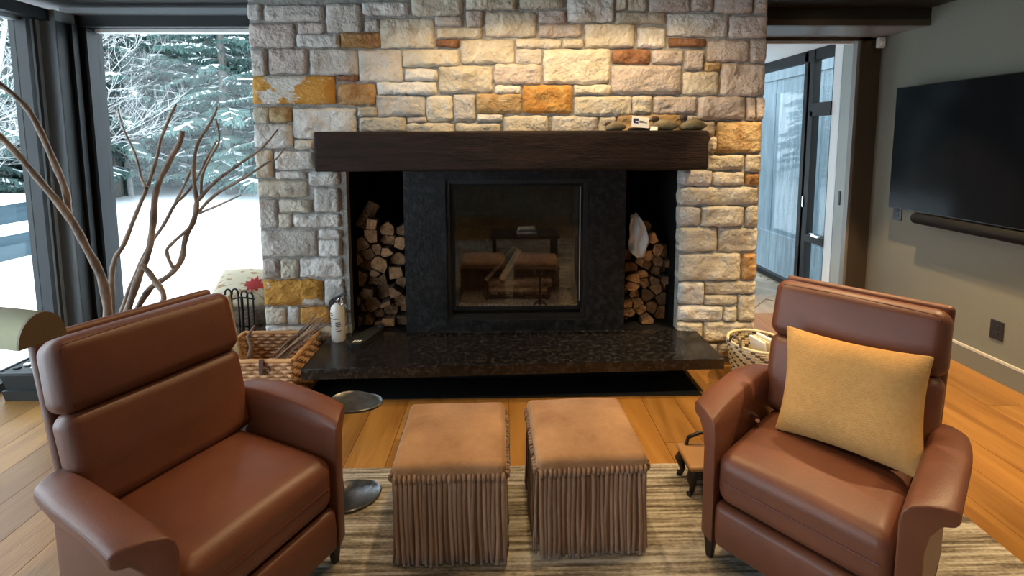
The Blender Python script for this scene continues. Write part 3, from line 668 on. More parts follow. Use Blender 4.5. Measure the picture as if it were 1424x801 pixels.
# smooth refractory panels lining the firebox
MB().box(OX0+0.014, OX1-0.014, 3.600, 3.62, 0.335, 1.26).bevel(0.004,1).build('refractory_panel', mBRICK, FP)
for sx in (OX0, OX1-0.014): MB().box(sx, sx+0.014, 3.15, 3.60, 0.335, 1.26).bevel(0.003,1).build('refractory_panel', mBRICK, FP)
MB().rbox(0.40, 0.20, 0.018, 0.015, 2, 14, 8, 1, lambda p: Vector((p.x+0.085, p.y+3.36, p.z+0.35+0.012*noise.noise(Vector((p.x*14,p.y*14,0)))))).build('ash_bed', mASH, FP, True)
# grate, andirons, logs
gr = thing('fire_grate', 'black iron log grate inside the fireplace', 'grate', (0.08, 3.35, 0.366))
for i in range(6):
    xx = -0.12 + i*0.085
    MB().tube([(xx,3.22,0.44),(xx,3.24,0.40),(xx,3.48,0.40),(xx,3.50,0.44)], 0.007, 6).build('grate_bar', mIRON, gr)
MB().tube([(-0.15,3.28,0.392),(0.33,3.28,0.392)], 0.008, 6).tube([(-0.15,3.44,0.392),(0.33,3.44,0.392)], 0.008, 6).build('grate_rail', mIRON, gr)
for (xx, yy) in ((-0.13,3.28),(0.31,3.28),(-0.13,3.44),(0.31,3.44)): MB().tube([(xx,yy,0.360),(xx,yy,0.392)], 0.008, 6).build('leg', mIRON, gr)
an = thing('andiron', 'black iron andiron with a ring top inside the fireplace', 'andiron', (0.245, 3.17, 0.366))
MB().tube([(0.245,3.17,0.36),(0.245,3.17,0.575)], 0.009, 8).build('shaft', mIRON, an)
MB().tube([(0.245+0.024*math.cos(a), 3.17, 0.598+0.024*math.sin(a)) for a in [i*2*PI/14 for i in range(15)]], 0.007, 6).build('ring', mIRON, an)
MB().tube([(0.245,3.17,0.50),(0.31,3.17,0.515),(0.38,3.17,0.535)], 0.005, 6).build('hook', mIRON, an)
MB().tube([(0.20,3.16,0.362),(0.225,3.17,0.39),(0.265,3.17,0.39),(0.29,3.16,0.362)], 0.007, 6).build('foot', mIRON, an)
def fpoly(r, n, sd, sq=0.2):
    R_ = random.Random(sd)
    return [(r*(1+R_.uniform(-sq,sq))*math.cos(2*PI*i/n+0.3), r*(1+R_.uniform(-sq,sq))*math.sin(2*PI*i/n+0.3)) for i in range(n)]
def stick(name, p0, p1, r, sd, mats, label, cat, group=None, n=7):
    p0, p1 = Vector(p0), Vector(p1); d = (p1-p0).normalized()
    a = d.cross(Vector((0,0,1))).normalized(); b = a.cross(d)
    c = thing(name, label, cat, p0, 0, group) if False else None
    pl = fpoly(r, n, sd); mb = MB()
    R_ = random.Random(sd+9)
    secs = 6; V = []; F = []
    for i in range(secs):
        t = i/(secs-1); c_ = p0.lerp(p1, t) + a*R_.uniform(-.15,.15)*r + b*R_.uniform(-.15,.15)*r
        for u_, v_ in pl: V.append(c_ + a*u_ + b*v_)
    for i in range(secs-1):
        for k in range(n): F.append((i*n+k, i*n+(k+1)%n, (i+1)*n+(k+1)%n, (i+1)*n+k))
    mb.add(V, F, 0).add(V[:n], [tuple(range(n-1,-1,-1))], 1).add(V[-n:], [tuple(range(n))], 1)
    o = mb.build(name, mats); tag(o, label, cat, group); return o
for i, (p0, p1, r) in enumerate([((-0.11,3.335,0.449),(0.34,3.40,0.452),0.042), ((-0.12,3.478,0.438),(0.32,3.482,0.438),0.028),
                                 ((-0.10,3.258,0.433),(0.30,3.258,0.433),0.024)]):
    stick('charred_log', p0, p1, r, 40+i, [mCHAR, mLOGE], ['thick charred log lying slantwise on the fire grate', 'charred log at the back of the fire grate', 'thin charred log along the front of the fire grate'][i], 'log')
stick('split_stick', (-0.02,3.31,0.50), (0.11,3.40,0.70), 0.022, 51, [mBOARD, mBOARD], 'pale split stick propped upright in the fireplace', 'stick')
stick('split_stick', (-0.13,3.30,0.50), (0.08,3.42,0.71), 0.016, 52, [mCHAR, mLOGE], 'dark thin stick propped against the pale one in the fireplace', 'stick')
# ---- niches
for a, b in ((NL0, NL1), (NR0, NR1)):
    MB().box(a, b, 3.68, 3.70, 0.232, NT).box(a, a+0.012, 3.10, 3.70, 0.232, NT).box(b-0.012, b, 3.10, 3.70, 0.232, NT).box(a, b, 3.10, 3.70, NT-0.012, NT).box(a, b, 3.05, 3.70, 0.20, 0.232).build('niche_liner', mMATTE, wb)
# ---- firewood, each log cut so that it packs against its neighbours
def clip(poly, px, pz, nx_, nz_):
    out = []
    for i in range(len(poly)):
        a, b = poly[i], poly[(i+1) % len(poly)]
        da = (a[0]-px)*nx_ + (a[1]-pz)*nz_; db = (b[0]-px)*nx_ + (b[1]-pz)*nz_
        if da <= 0: out.append(a)
        if (da < 0 < db) or (db < 0 < da):
            t = da/(da-db); out.append((a[0]+(b[0]-a[0])*t, a[1]+(b[1]-a[1])*t))
    return out
def firewood(logs, x0, x1, label, group, seed):
    R_ = random.Random(seed)
    for i, (cx, cz, r) in enumerate(logs):
        n = R_.choice((3,4,4,5,5,9))
        ph = R_.uniform(0, 6.28)
        pol = [(cx + r*(1.5 if n == 3 else 1.25)*R_.uniform(0.8,1.1)*math.cos(ph+2*PI*k/n), cz + r*(1.5 if n == 3 else 1.25)*R_.uniform(0.8,1.1)*math.sin(ph+2*PI*k/n)) for k in range(n)]
        for j, (dx, dz, dr) in enumerate(logs):
            if j == i: continue
            vx, vz = dx-cx, dz-cz; d = math.hypot(vx, vz)
            if d > 0.35 or d < 1e-6: continue
            m_ = (d*d + r*r - dr*dr)/(2*d) - 0.003
            m_ = max(m_, 0.25*d)
            pol = clip(pol, cx+vx/d*m_, cz+vz/d*m_, vx/d, vz/d)
        for (px, nx_) in ((x0+0.016, -1), (x1-0.016, 1)): pol = clip(pol, px, 0, nx_, 0)
        pol = clip(pol, 0, 0.236, 0, -1)
        if len(pol) < 3: continue
        ar = abs(sum(pol[k][0]*pol[(k+1)%len(pol)][1]-pol[(k+1)%len(pol)][0]*pol[k][1] for k in range(len(pol))))/2
        size = 'large' if ar > 0.0068 else 'small' if ar < 0.0042 else 'middling'
        shape = {3:'three-sided', 4:'four-sided', 5:'five-sided', 6:'six-sided'}.get(len(pol), 'rounded')
        xs_ = [p[0] for p in pol]; zs_ = [p[1] for p in pol]
        if not any(j != i and abs(dx-cx) < 0.06 and dz > cz+0.02 for j, (dx, dz, dr) in enumerate(logs)): where = 'topping the stack'
        elif min(zs_) < 0.262: where = 'resting on the floor'
        elif min(xs_) < x0+0.05: where = 'against the stone side' if x0 < 0 else 'against the granite side'
        elif max(xs_) > x1-0.05: where = 'against the granite side' if x0 < 0 else 'against the stone side'
        else: where = 'amid the stack'
        lab = '%s %s firewood log %s %s' % (size, shape, where, label)
        yf = 3.16 + R_.uniform(-0.05, 0.08)
        yb = min(yf + R_.uniform(0.34, 0.42), 3.67)
        mb = MB().prism(pol, yf, yb, 'y', 0, 1).bevel(0.004, 1)
        tag(mb.build('firewood_log', [mLOGB, mLOGE], fixn=True), lab, 'log', group)
firewood(LOGS_LEFT, NL0, NL1, 'in the niche behind the extinguisher', 'firewood in the niche behind the extinguisher', 3)
firewood(LOGS_RIGHT, NR0, NR1, 'in the niche under the cloth', 'firewood in the niche with the cloth', 5)
stick('firewood_log', (-0.965,3.19,0.905), (-0.885,3.25,1.060), 0.043, 71, [mLOGE, mLOGE], 'split firewood log leaning upright on top of the stack behind the extinguisher', 'log')
# ---- cloth thrown over the right stack
cl = MB(); V = []; F = []; nu, nv = 10, 14
for j in range(nv+1):
    for i in range(nu+1):
        s, t = i/nu, j/nv
        wdt = 0.055 + 0.065*math.sin(min(1,t*1.25)*PI*0.62)
        xx = 0.822 + 0.02*(1-t) + s*wdt + 0.012*t
        zz = 0.985 - 0.235*t - 0.03*s*t*t - 0.035*(1-abs(2*s-1.1))*t**4 + 0.02*s*(1-t)
        yy = 3.100 - 0.014*math.sin(s*11+t*5) - 0.013*math.sin(t*13+s*5) - 0.008*noise.noise(Vector((s*5,t*6,2))) + (0.05*(1-t)**4)
        V.append((xx, yy, zz))
for j in range(nv):
    for i in range(nu): F.append((j*(nu+1)+i, j*(nu+1)+i+1, (j+1)*(nu+1)+i+1, (j+1)*(nu+1)+i))
cl.add(V, F)
co = cl.build('folded_cloth', mCLOTH, smooth=True); tag(co, 'crumpled white cloth hung over the stacked firewood', 'cloth')
md = co.modifiers.new('thickness', 'SOLIDIFY'); md.thickness = 0.006; md.offset = 1
# ---- things on the hearth
ex = thing('fire_extinguisher', 'small white fire extinguisher with black valve on the hearth', 'fire extinguisher', (-1.055, 2.93, 0.232))
MB().lathe([(0.040,0),(0.043,0.006),(0.043,0.20),(0.040,0.222),(0.030,0.238),(0.018,0.246),(0.016,0.256)], 24, (0,0,0)).build('cylinder', mEXT, ex, True, False)
lb = MB()
for z, a0, a1 in ((0.185,-2.6,-2.0),(0.172,-2.5,-1.9),(0.150,-2.7,-1.0),(0.125,-1.6,-0.9),(0.112,-1.6,-0.8),(0.100,-1.5,-0.8),(0.086,-1.6,-1.0),(0.072,-1.5,-0.8),(0.120,-2.7,-2.3),(0.095,-2.6,-2.2)):
    pts = [(0.0435*math.cos(a0+(a1-a0)*i/6), 0.0435*math.sin(a0+(a1-a0)*i/6)) for i in range(7)]
    for i in range(6): lb.add([(*pts[i],z),(*pts[i+1],z),(*pts[i+1],z+0.006),(*pts[i],z+0.006)], [(0,1,2,3)])
lb.build('printed_label', mINK, ex, False, False)
MB().box(-0.048,-0.012,-0.022,0.022,0.20,0.262).bevel(0.006,2).build('strap_clip', mBLACK, ex, False, False)
vh = MB().lathe([(0.017,0.246),(0.019,0.262),(0.019,0.275),(0.012,0.28)], 14).build('valve', mBLACK, ex, True, False)
MB().tube([(-0.03,0,0.268),(0.0,0,0.282),(0.045,-0.01,0.308),(0.062,-0.012,0.318)], [0.010,0.011,0.009,0.006], 8, flat=0.6).build('squeeze_handle', mBLACK, ex, True, False)
MB().tube([(-0.005,0,0.272),(0.03,-0.01,0.288),(0.07,-0.015,0.300)], [0.007,0.007,0.005], 8, flat=0.6).build('carry_handle', mBLACK, ex, True, False)
MB().tube([(0.030+0.018*math.cos(a), -0.026, 0.262+0.022*math.sin(a)) for a in [i*2*PI/14 for i in range(15)]], 0.003, 6).build('pull_ring', mCHROME, ex, True, False)
MB().lathe([(0.009,0),(0.009,0.012)], 12, (0.012,-0.024,0.262)).build('gauge', mCHROME, ex, True, False)
# black tapering pan lying in front of the left niche
ap = thing('ash_shovel_pan', 'flat black tapering pan with small white marks lying on the hearth', 'pan', (-0.885, 2.93, 0.232))
out = [(-0.985,2.865),(-0.975,2.825),(-0.935,2.795),(-0.885,2.800),(-0.865,2.825),(-0.800,3.06),(-0.815,3.10),(-0.845,3.105),(-0.872,3.08)]
cxp = sum(p[0] for p in out)/len(out); cyp = sum(p[1] for p in out)/len(out)
def shr(k): return [(cxp+(a-cxp)*k, cyp+(b-cyp)*k) for a, b in out]
V = [(a,b,0.232) for a,b in shr(0.93)] + [(a,b,0.262) for a,b in shr(1.0)] + [(a,b,0.262) for a,b in shr(0.90)] + [(a,b,0.252) for a,b in shr(0.86)]
n = len(out); F = [tuple(range(n-1,-1,-1))]
for q in range(3):
    for k in range(n): F.append((q*n+k, q*n+(k+1)%n, (q+1)*n+(k+1)%n, (q+1)*n+k))
F.append(tuple(3*n+k for k in range(n)))
MB().add(V, F).build('pan_body', mPLAS, ap, False)
mk = MB()
for k in range(3):
    x_ = -0.945 + k*0.018; y_ = 2.842 + k*0.004
    mk.add([(x_,y_,0.2535),(x_+0.012,y_+0.003,0.2535),(x_+0.022,y_+0.034-0.004*k,0.2535),(x_+0.010,y_+0.031-0.004*k,0.2535)], [(0,1,2,3)])
mk.build('white_marks', mPAPER, ap)
# ---- things on the mantel
MZ = 1.549
def duck(x, y, z, sc, rz, label, headup=1.0):
    d = thing('duck_decoy', label, 'decoy', (x,y,z), rz, None)
    def bf(p):
        t = (p.x+0.085)/0.17
        k = (0.55 + 0.75*math.sin(min(1,max(0,t))*PI*0.85+0.25))*(1.0 if t < 0.75 else 1-(t-0.75)*2.2)
        return Vector((p.x, p.y*k, (p.z+0.026)*max(0.3,k) + (0.022*(t-0.75)/0.25 if t > 0.75 else 0)))*sc
    MB().rbox(0.085, 0.030, 0.026, 0.022, 3, 10, 3, 3, bf).build('body', mDUCK, d, True, False)
    def hf_(p): return Vector((p.x*1.15-0.062, p.y, p.z+0.066*headup))*sc
    MB().rbox(0.020, 0.015, 0.018, 0.0145, 3, 2, 2, 2, hf_).build('head', mDUCKD, d, True, False)
    MB().tube([Vector(q)*sc for q in ((-0.055,0,0.028),(-0.062,0,0.045*headup),(-0.060,0,0.062*headup))], [0.017*sc,0.012*sc,0.013*sc], 10).build('neck', mDUCKD, d, True, False)
    MB().tube([Vector(q)*sc for q in ((-0.080,0,0.062*headup),(-0.098,0,0.056*headup),(-0.108,0,0.054*headup))], [0.008*sc,0.008*sc,0.004*sc], 8, flat=0.5).build('bill', mDUCKD, d, True, False)
    return d
duck(0.685, 2.90, MZ, 0.80, 0.15, 'dark brown duck decoy with lowered head at the card on the mantel', 0.75)
duck(0.985, 2.895, MZ, 1.0, 0.0, 'olive duck decoy right behind the tiny tag on the mantel', 1.05)
duck(1.160, 2.90, MZ, 1.0, 0.05, 'olive duck decoy with raised head at the end of the mantel', 1.15)
cd = thing('business_card', 'white card with a navy logo propped on the mantel', 'card', (0.82, 2.855, MZ))
tilt = Matrix.Rotation(0.10, 3, 'Y') @ Matrix.Rotation(-0.18, 3, 'X')
def cardp(x, z, y=0.0): return tuple(tilt @ Vector((x, y, z)) + Vector((0, 0, 0.018)))
def cardquad(mb, x0, x1, z0, z1, y0, y1):
    V = [cardp(x0,z0,y0),cardp(x1,z0,y0),cardp(x1,z1,y0),cardp(x0,z1,y0),cardp(x0,z0,y1),cardp(x1,z0,y1),cardp(x1,z1,y1),cardp(x0,z1,y1)]
    return mb.add(V, [(0,1,2,3),(7,6,5,4),(4,5,1,0),(5,6,2,1),(6,7,3,2),(7,4,0,3)])
cardquad(MB(), -0.052, 0.052, 0.0, 0.066, 0, 0.003).build('card_sheet', mPAPER, cd, False, False)
lg = MB(); cardquad(lg, -0.044, -0.012, 0.038, 0.052, -0.001, 0); cardquad(lg, -0.044, -0.030, 0.030, 0.039, -0.001, 0); cardquad(lg, -0.040, -0.012, 0.022, 0.031, -0.001, 0)
lg.build('navy_logo', mNAVY, cd, False, False)
tx = MB(); cardquad(tx, -0.006, 0.022, 0.037, 0.041, -0.001, 0); cardquad(tx, -0.006, 0.042, 0.029, 0.033, -0.001, 0)
tx.build('printed_text', mINK, cd, False, False)
tilt = Matrix.Rotation(0.06, 3, 'Y') @ Matrix.Rotation(-0.2, 3, 'X')
MB().box(0.760,0.885,2.862,2.905,MZ,MZ+0.017).bevel(0.004,1).build('wood_chock', mDUCKD) and tag(bpy.data.objects['wood_chock'], 'low dark wooden block behind the white card on the mantel', 'block')
tg = MB().add([(0.872,2.835,MZ),(0.918,2.83,MZ),(0.922,2.842,MZ+0.022),(0.885,2.848,MZ+0.024),(0.874,2.838,MZ+0.0005),(0.918,2.833,MZ+0.0005),(0.922,2.845,MZ+0.0225),(0.885,2.851,MZ+0.0245)],
     [(0,1,2,3),(7,6,5,4),(0,4,5,1),(1,5,6,2),(2,6,7,3),(3,7,4,0)])
tgo = tg.build('paper_tag', mPAPER); tag(tgo, 'tiny white folded tag on the mantel edge before the decoys', 'tag')
# ================================================================ SEATING
rug = MB().rbox(1.62, 1.42, 0.006, 0.005, 2, 2, 2, 1, lambda p: Vector((p.x+0.20, p.y+0.62, p.z+0.0068)))
tag(rug.build('area_rug', mRUG), 'grey beige rug woven in fine stripes under both recliners', 'rug')
RZ = 0.013
def recliner(loc, rz, label):
    t = thing('recliner_chair', label, 'armchair', (loc[0], loc[1], RZ), rz, None)
    def B(mb, name, m, smooth=True): return mb.build(name, m, t, smooth, False, True)
    HW = 0.238
    # seat cushion: crowned top, rolled front edge
    def seatf(p):
        s = p.x/HW; f = (p.y+0.26)/0.52
        crown = 0.022*(1-s*s)*math.sin(max(0,min(1,f))*PI) if p.z > 0 else 0
        drop = 0.012*max(0, (0.25-f)/0.25)**2 if p.z > 0 else 0
        return Vector((p.x, p.y-0.135, p.z + 0.343 + crown - drop + (0.03*(0.5-f) if p.z > 0 else 0)))
    so_ = B(MB().rbox(HW, 0.260, 0.082, 0.045, 5, 10, 10, 3, seatf), 'seat', mLEATH)
    B(MB().tube([(-HW+0.03,-0.3965,0.345),(HW-0.03,-0.3965,0.345)], 0.0028, 6), 'seat_seam', mPIPE)
    # footrest panel below
    B(MB().rbox(HW, 0.030, 0.078, 0.022, 4, 8, 1, 4, lambda p: Vector((p.x, p.y-0.362-0.010*math.cos(p.z*18), p.z+0.178))), 'footrest_panel', mLEATH)
    B(MB().box(-HW+0.01, HW-0.01, -0.34, 0.12, 0.115, 0.27), 'chassis', mMATTE, False)
    # arms: flared pad over a thin side
    for s in (-1, 1):
        prof = [(0.240,0.105),(0.240,0.505),(0.246,0.535),(0.262,0.552),(0.300,0.560),(0.340,0.560),(0.362,0.556),(0.372,0.545),(0.372,0.520),(0.362,0.508),(0.335,0.500),(0.312,0.470),(0.302,0.42),(0.300,0.105)]
        mb = MB(); ny = 14; V = []; F = []; n = len(prof)
        for j in range(ny+1):
            f = j/ny
            for (u_, z_) in prof:
                k = (u_-0.240)/0.132
                y0 = -0.400 + 0.075*max(0,k)**1.2
                y1 = 0.170 - 0.05*max(0,k)
                yy = lerp(y0, y1, f)
                wide = 1 - 0.28*max(0, f-0.6)**1.5*2.2*(1 if k > 0.5 else 0)
                zz = z_ - (0.012*(1-math.sin(min(1, f*3+0.25)*PI/2)) if z_ > 0.5 else 0) + (0.008*math.sin(f*PI) if z_ > 0.54 else 0) - (0.03*max(0,f-0.75)*4*0.4 if z_ > 0.5 else 0)
                V.append((s*(0.240 + (u_-0.240)*wide*0.85), yy, zz))
        for j in range(ny):
            for k in range(n): F.append((j*n+k, j*n+(k+1)%n, (j+1)*n+(k+1)%n, (j+1)*n+k))
        # slightly domed ends
        for j, dy in ((0, -0.006), (ny, 0.006)):
            b = j*n; c = [sum(V[b+k][q] for k in range(n))/n for q in range(3)]
            F.append(tuple(b+k for k in (range(n) if j else range(n-1,-1,-1))))
        mb.add(V, F).bevel(0.007, 3)
        ao = B(mb, 'arm', mLEATH)
        pts = []
        for j in range(ny+1):
            q = V[j*n+7]; pts.append((q[0]-s*0.0028, q[1], q[2]-0.001))
        B(MB().tube(pts, 0.0026, 6), 'arm_seam', mPIPE)
        fr_ = [(V[k][0], V[k][1]-0.001, V[k][2]-0.002) for k in (2,3,4,5,6,7)]
    # side panels inside the flare
    # back: lower and upper cushions leaning on a shell
    lean = math.radians(14.5)
    def leanf(y0, z0, hx, taper=0.0, bul=0.02):
        def f(p):
            s = p.x/hx
            yy = p.y - (bul*(1-s*s)*(1-abs(p.z)*4) if p.y < 0 else 0)
            xx = p.x*(1+taper*p.z)
            y2 = yy*math.cos(lean) + p.z*math.sin(lean); z2 = -yy*math.sin(lean) + p.z*math.cos(lean)
            return Vector((xx, y2+y0, z2+z0))
        return f
    B(MB().rbox(0.262, 0.055, 0.150, 0.042, 5, 10, 2, 6, leanf(0.130, 0.550, 0.262, 0.10)), 'lower_back_cushion', mLEATH)
    B(MB().rbox(0.268, 0.062, 0.112, 0.045, 5, 10, 2, 6, leanf(0.190, 0.798, 0.268, -0.05, 0.012)), 'headrest_cushion', mLEATH)
    B(MB().rbox(0.262, 0.022, 0.268, 0.018, 4, 6, 1, 8, leanf(0.232, 0.646, 0.262, 0.03, 0.0)), 'back_shell', mLEATH)
    for s in (-1, 1):
        zs = [0.72, 0.80, 0.90]
        B(MB().tube([(s*0.240, 0.105+(z-0.70)*0.26, z) for z in (0.725,0.79,0.865,0.890)], 0.0026, 6), 'back_seam', mPIPE)
    B(MB().tube([(-0.235,0.160,0.900),(-0.12,0.158,0.9040),(0.12,0.158,0.9040),(0.235,0.160,0.900)], 0.0026, 6), 'top_seam', mPIPE)
    # legs
    for sx in (-1, 1):
        for sy, yy in ((-1,-0.335),(1,0.13)):
            mb = MB()
            a, b = 0.020, 0.011
            xx = sx*0.272
            V = [(xx-b, yy-b, 0), (xx+b, yy-b, 0), (xx+b, yy+b, 0), (xx-b, yy+b, 0), (xx-a, yy-a, 0.115), (xx+a, yy-a, 0.115), (xx+a, yy+a, 0.115), (xx-a, yy+a, 0.115)]
            mb.add(V, [(3,2,1,0),(4,5,6,7),(0,1,5,4),(1,2,6,5),(2,3,7,6),(3,0,4,7)]).bevel(0.003,1)
            B(mb, 'leg', mLEGD, False)
    return t
RL_ = recliner((-1.027, 1.472), math.radians(62), 'brown leather recliner beside the wicker hamper, its seat empty')
RR_ = recliner((1.162, 1.567), math.radians(-49), 'brown leather recliner with an ochre pillow against its back')
MB().tube([(-0.236,-0.10,0.455),(-0.215,-0.105,0.455),(-0.205,-0.135,0.457)], [0.007,0.007,0.008], 10).build('recline_lever', mCHROME, RR_, True, False)
# pillow leaning in the right recliner
pc = Matrix.Translation((1.162,1.567,RZ)) @ Matrix.Rotation(math.radians(-49),4,'Z')
pil = MB()
def pillf(p):
    hx, hz = 0.215, 0.185
    s, t_ = p.x/hx, p.z/hz
    e = max(0,(1-s**4))*max(0,(1-t_**4))
    th = math.copysign(0.010 + 0.060*e**0.75, p.y)
    pin = 1 - 0.075*(1-s*s)*abs(t_)**3
    pin2 = 1 - 0.085*(1-t_*t_)*abs(s)**3
    wr_ = 0.004*noise.noise(Vector((p.x*14, p.z*14, p.y*9)))
    q = Vector((p.x*pin2*0.97, th + wr_, p.z*pin*1.0))
    a = math.radians(20)
    roll = math.radians(3)
    q = Vector((q.x*math.cos(roll)-q.z*math.sin(roll), q.y, q.x*math.sin(roll)+q.z*math.cos(roll)))
    q = Vector((q.x, q.y*math.cos(a)+q.z*math.sin(a), -q.y*math.sin(a)+q.z*math.cos(a)))
    return pc @ (q + Vector((0.045, -0.035, 0.620)))
pil.rbox(0.215, 0.02, 0.185, 0.008, 1, 22, 1, 20, pillf)
tag(pil.build('throw_pillow', mPILL, smooth=True, fixn=True), 'ochre linen throw pillow propped in a leather recliner', 'pillow')
# ---- fringed ottomans
def ottoman(cx, cy, rz, label, seed):
    t = thing('ottoman', label, 'ottoman', (cx, cy, RZ), rz, 'fringed suede ottomans on the rug')
    R_ = random.Random(seed)
    hw, hd, Hh_ = 0.198, 0.198, 0.385
    def topf(p):
        s, q = p.x/hw, p.y/hd
        return Vector((p.x, p.y, p.z + 0.344 + (0.016*(1-s*s)*(1-q*q) if p.z > 0 else 0) + (0.003*noise.noise(Vector((p.x*9+seed,p.y*9,0))) if p.z > 0 else 0)))
    MB().rbox(hw, hd, 0.034, 0.022, 4, 10, 10, 1, topf).build('cushion_top', mSUEDE, t, True, False)
    MB().box(-hw+0.012, hw-0.012, -hd+0.012, hd-0.012, 0.006, 0.33).build('inner_frame', mFRINGE, t, False, False)
    # four strand shapes shared by all fringe strands
    protos_ = []
    for k in range(5):
        L_ = 0.328; wv = R_.uniform(0.0078,0.0092); ph = R_.uniform(0,6)
        pts = [(0.003*math.sin(ph+z_*14)*z_/L_*1.2, -0.0035*math.sin(z_*9+ph) - 0.006*z_/L_, -z_) for z_ in [L_*i/6 for i in range(7)]]
        mb = MB().tube(pts, [wv*0.5]+[wv*0.42]*5+[wv*0.38], 6, flat=2.1)
        mb.tube([(0,0.002,0.016),(0,-0.009,0.010),(0,-0.010,-0.004),(0,-0.002,-0.012)], [0.0050,0.0062,0.0064,0.0050], 8)
        protos_.append(mb.mesh('fringe_strand', mFRINGE, True))
    nst = 23
    for side in range(4):
        for i in range(nst):
            f = (i+0.5)/nst*2-1
            o = link('fringe_strand', R_.choice(protos_), t)
            zt = 0.327 + R_.uniform(-0.002, 0.002)
            d = hd - 0.004 + R_.uniform(-0.003,0.003)
            a = side*PI/2
            lx, ly = f*(hw-0.004) + R_.uniform(-0.0015,0.0015), -d
            o.location = (lx*math.cos(a)-ly*math.sin(a), lx*math.sin(a)+ly*math.cos(a), zt)
            o.rotation_euler = (R_.uniform(-0.02,0.015), R_.uniform(-0.018,0.018), a)
            o.scale = (1, 1, R_.uniform(0.955,0.98))
    return t
ottoman(-0.196, 1.727, math.radians(1.0), 'fringed tan suede ottoman beside the pewter side table', 11)
ottoman(0.300, 1.752, math.radians(2.5), 'fringed tan suede ottoman nearer the pillow recliner', 12)
# ---- pewter side table behind the left recliner
stb = thing('side_table', 'small pewter side table with leaf shaped top and base', 'side table', (-0.625, 1.90, RZ))
def leaf(cx, cy, rx, ry, z0, th, rot):
    P = []
    for k in range(28):
        a = 2*PI*k/28
        r_ = 1 + 0.10*math.cos(2*a+0.6) + 0.06*math.cos(3*a)
        u_, v_ = rx*r_*math.cos(a), ry*r_*math.sin(a)
        P.append((cx+u_*math.cos(rot)-v_*math.sin(rot), cy+u_*math.sin(rot)+v_*math.cos(rot)))
    mb = MB(); n = len(P)
    def sh(k): return [(cx+(a-cx)*k, cy+(b-cy)*k) for a, b in P]
    V = [(a,b,z0) for a,b in sh(0.96)] + [(a,b,z0+th) for a,b in sh(1.0)] + [(a,b,z0+th+0.003) for a,b in sh(0.97)] + [(a,b,z0+th-0.002) for a,b in sh(0.92)]
    F = [tuple(range(n-1,-1,-1))]
    for q in range(3):
        for k in range(n): F.append((q*n+k, q*n+(k+1)%n, (q+1)*n+(k+1)%n, (q+1)*n+k))
    F.append(tuple(3*n+k for k in range(n)))
    return mb.add(V, F)
leaf(-0.620, 1.870, 0.105, 0.085, 0.418, 0.010, 0.0).build('table_top', mPEWT, stb, True)
leaf(-0.635, 1.862, 0.100, 0.100, 0.0135, 0.012, 0.4).build('table_base', mPEWT, stb, True)
MB().tube([(-0.695,1.890,0.025),(-0.712,1.895,0.20),(-0.695,1.890,0.418)], [0.014,0.011,0.013], 10).build('stem', mPEWT, stb, True)
# ---- little carved stool peeking out beside the right recliner
fs = thing('carved_footstool', 'little dark carved stool with a tan wooden seat beside the pillow recliner', 'stool', (0.885, 1.90, RZ))
MB().rbox(0.125, 0.085, 0.012, 0.011, 3, 4, 4, 1, lambda p: Vector((p.x+0.885, p.y+1.90, p.z+0.142))).build('seat', mTANW, fs, True)
MB().box(0.775,0.995,1.83,1.97,0.098,0.131).bevel(0.008,2).build('apron', mLEGD, fs)
for sx in (-1,1):
    for sy in (-1,1):
        X_, Y_ = 0.885+sx*0.095, 1.90+sy*0.055
        MB().tube([(X_,Y_,0.125),(X_+sx*0.016,Y_+sy*0.010,0.09),(X_+sx*0.006,Y_,0.050),(X_+sx*0.012,Y_+sy*0.004,0.024),(X_+sx*0.026,Y_+sy*0.012,RZ+0.011)], [0.022,0.022,0.012,0.010,0.012], 10).build('leg', mLEGD, fs, True)
MB().tube([(0.80,1.965,0.154),(0.81,1.968,0.185),(0.86,1.969,0.205),(0.91,1.969,0.205),(0.95,1.968,0.185),(0.96,1.965,0.154)], 0.008, 8).build('back_rail', mLEGD, fs, True)
# ---- floor lamp with a brass half cylinder shade
lm = thing('floor_lamp', 'aged brass reading lamp with a half cylinder shade beside the recliner', 'lamp', (-1.62, 1.10, 0.0))
ang = math.radians(-14)
ca, sa = math.cos(ang), math.sin(ang)
SX, SY, SZ = -1.075, 1.085, 1.032
def lp(a, b, z):  # shade frame: a along the shade (towards the recliner), b across
    return (SX + a*ca - b*sa, SY + a*sa + b*ca, SZ + z)
V = []; F = []; ns = 18; Rr = 0.047; Ls = 0.26
prof = [(Rr*1.02*math.cos(PI*k/ns), Rr*1.55*math.sin(PI*k/ns)) for k in range(ns+1)]
for a in (0.0, -Ls):
    for (b_, z_) in prof: V.append(lp(a, b_, z_))
for a in (0.0, -Ls):
    for (b_, z_) in prof: V.append(lp(a, b_*0.94, z_*0.94))
n = ns+1
for k in range(ns):
    F.append((k, k+1, n+k+1, n+k)); F.append((2*n+k+1, 2*n+k, 3*n+k, 3*n+k+1))
F += [(0, n, 3*n, 2*n), (n-1, 3*n-1, 4*n-1, 2*n-1)]
sh_ = MB().add(V, F).build('lamp_shade', mBRASS, lm, True)
for a in (0.002, -Ls-0.002):
    V = [lp(a, b_, z_) for (b_, z_) in prof] + [lp(a-0.006, b_, z_) for (b_, z_) in prof]
    F = [tuple(range(n)), tuple(range(2*n-1, n-1, -1))] + [(k, n+k, n+(k+1)%n, (k+1)%n) for k in range(n)]
    MB().add(V, F).build('end_cap', mBRASSI, sh_)
MB().tube([lp(-0.13,0,0.02), lp(-0.30,0,0.03), (-1.60,1.115,1.10), (-1.62,1.10,1.06), (-1.62,1.10,0.03)], 0.009, 10).build('pole', mBRASS, lm, True)
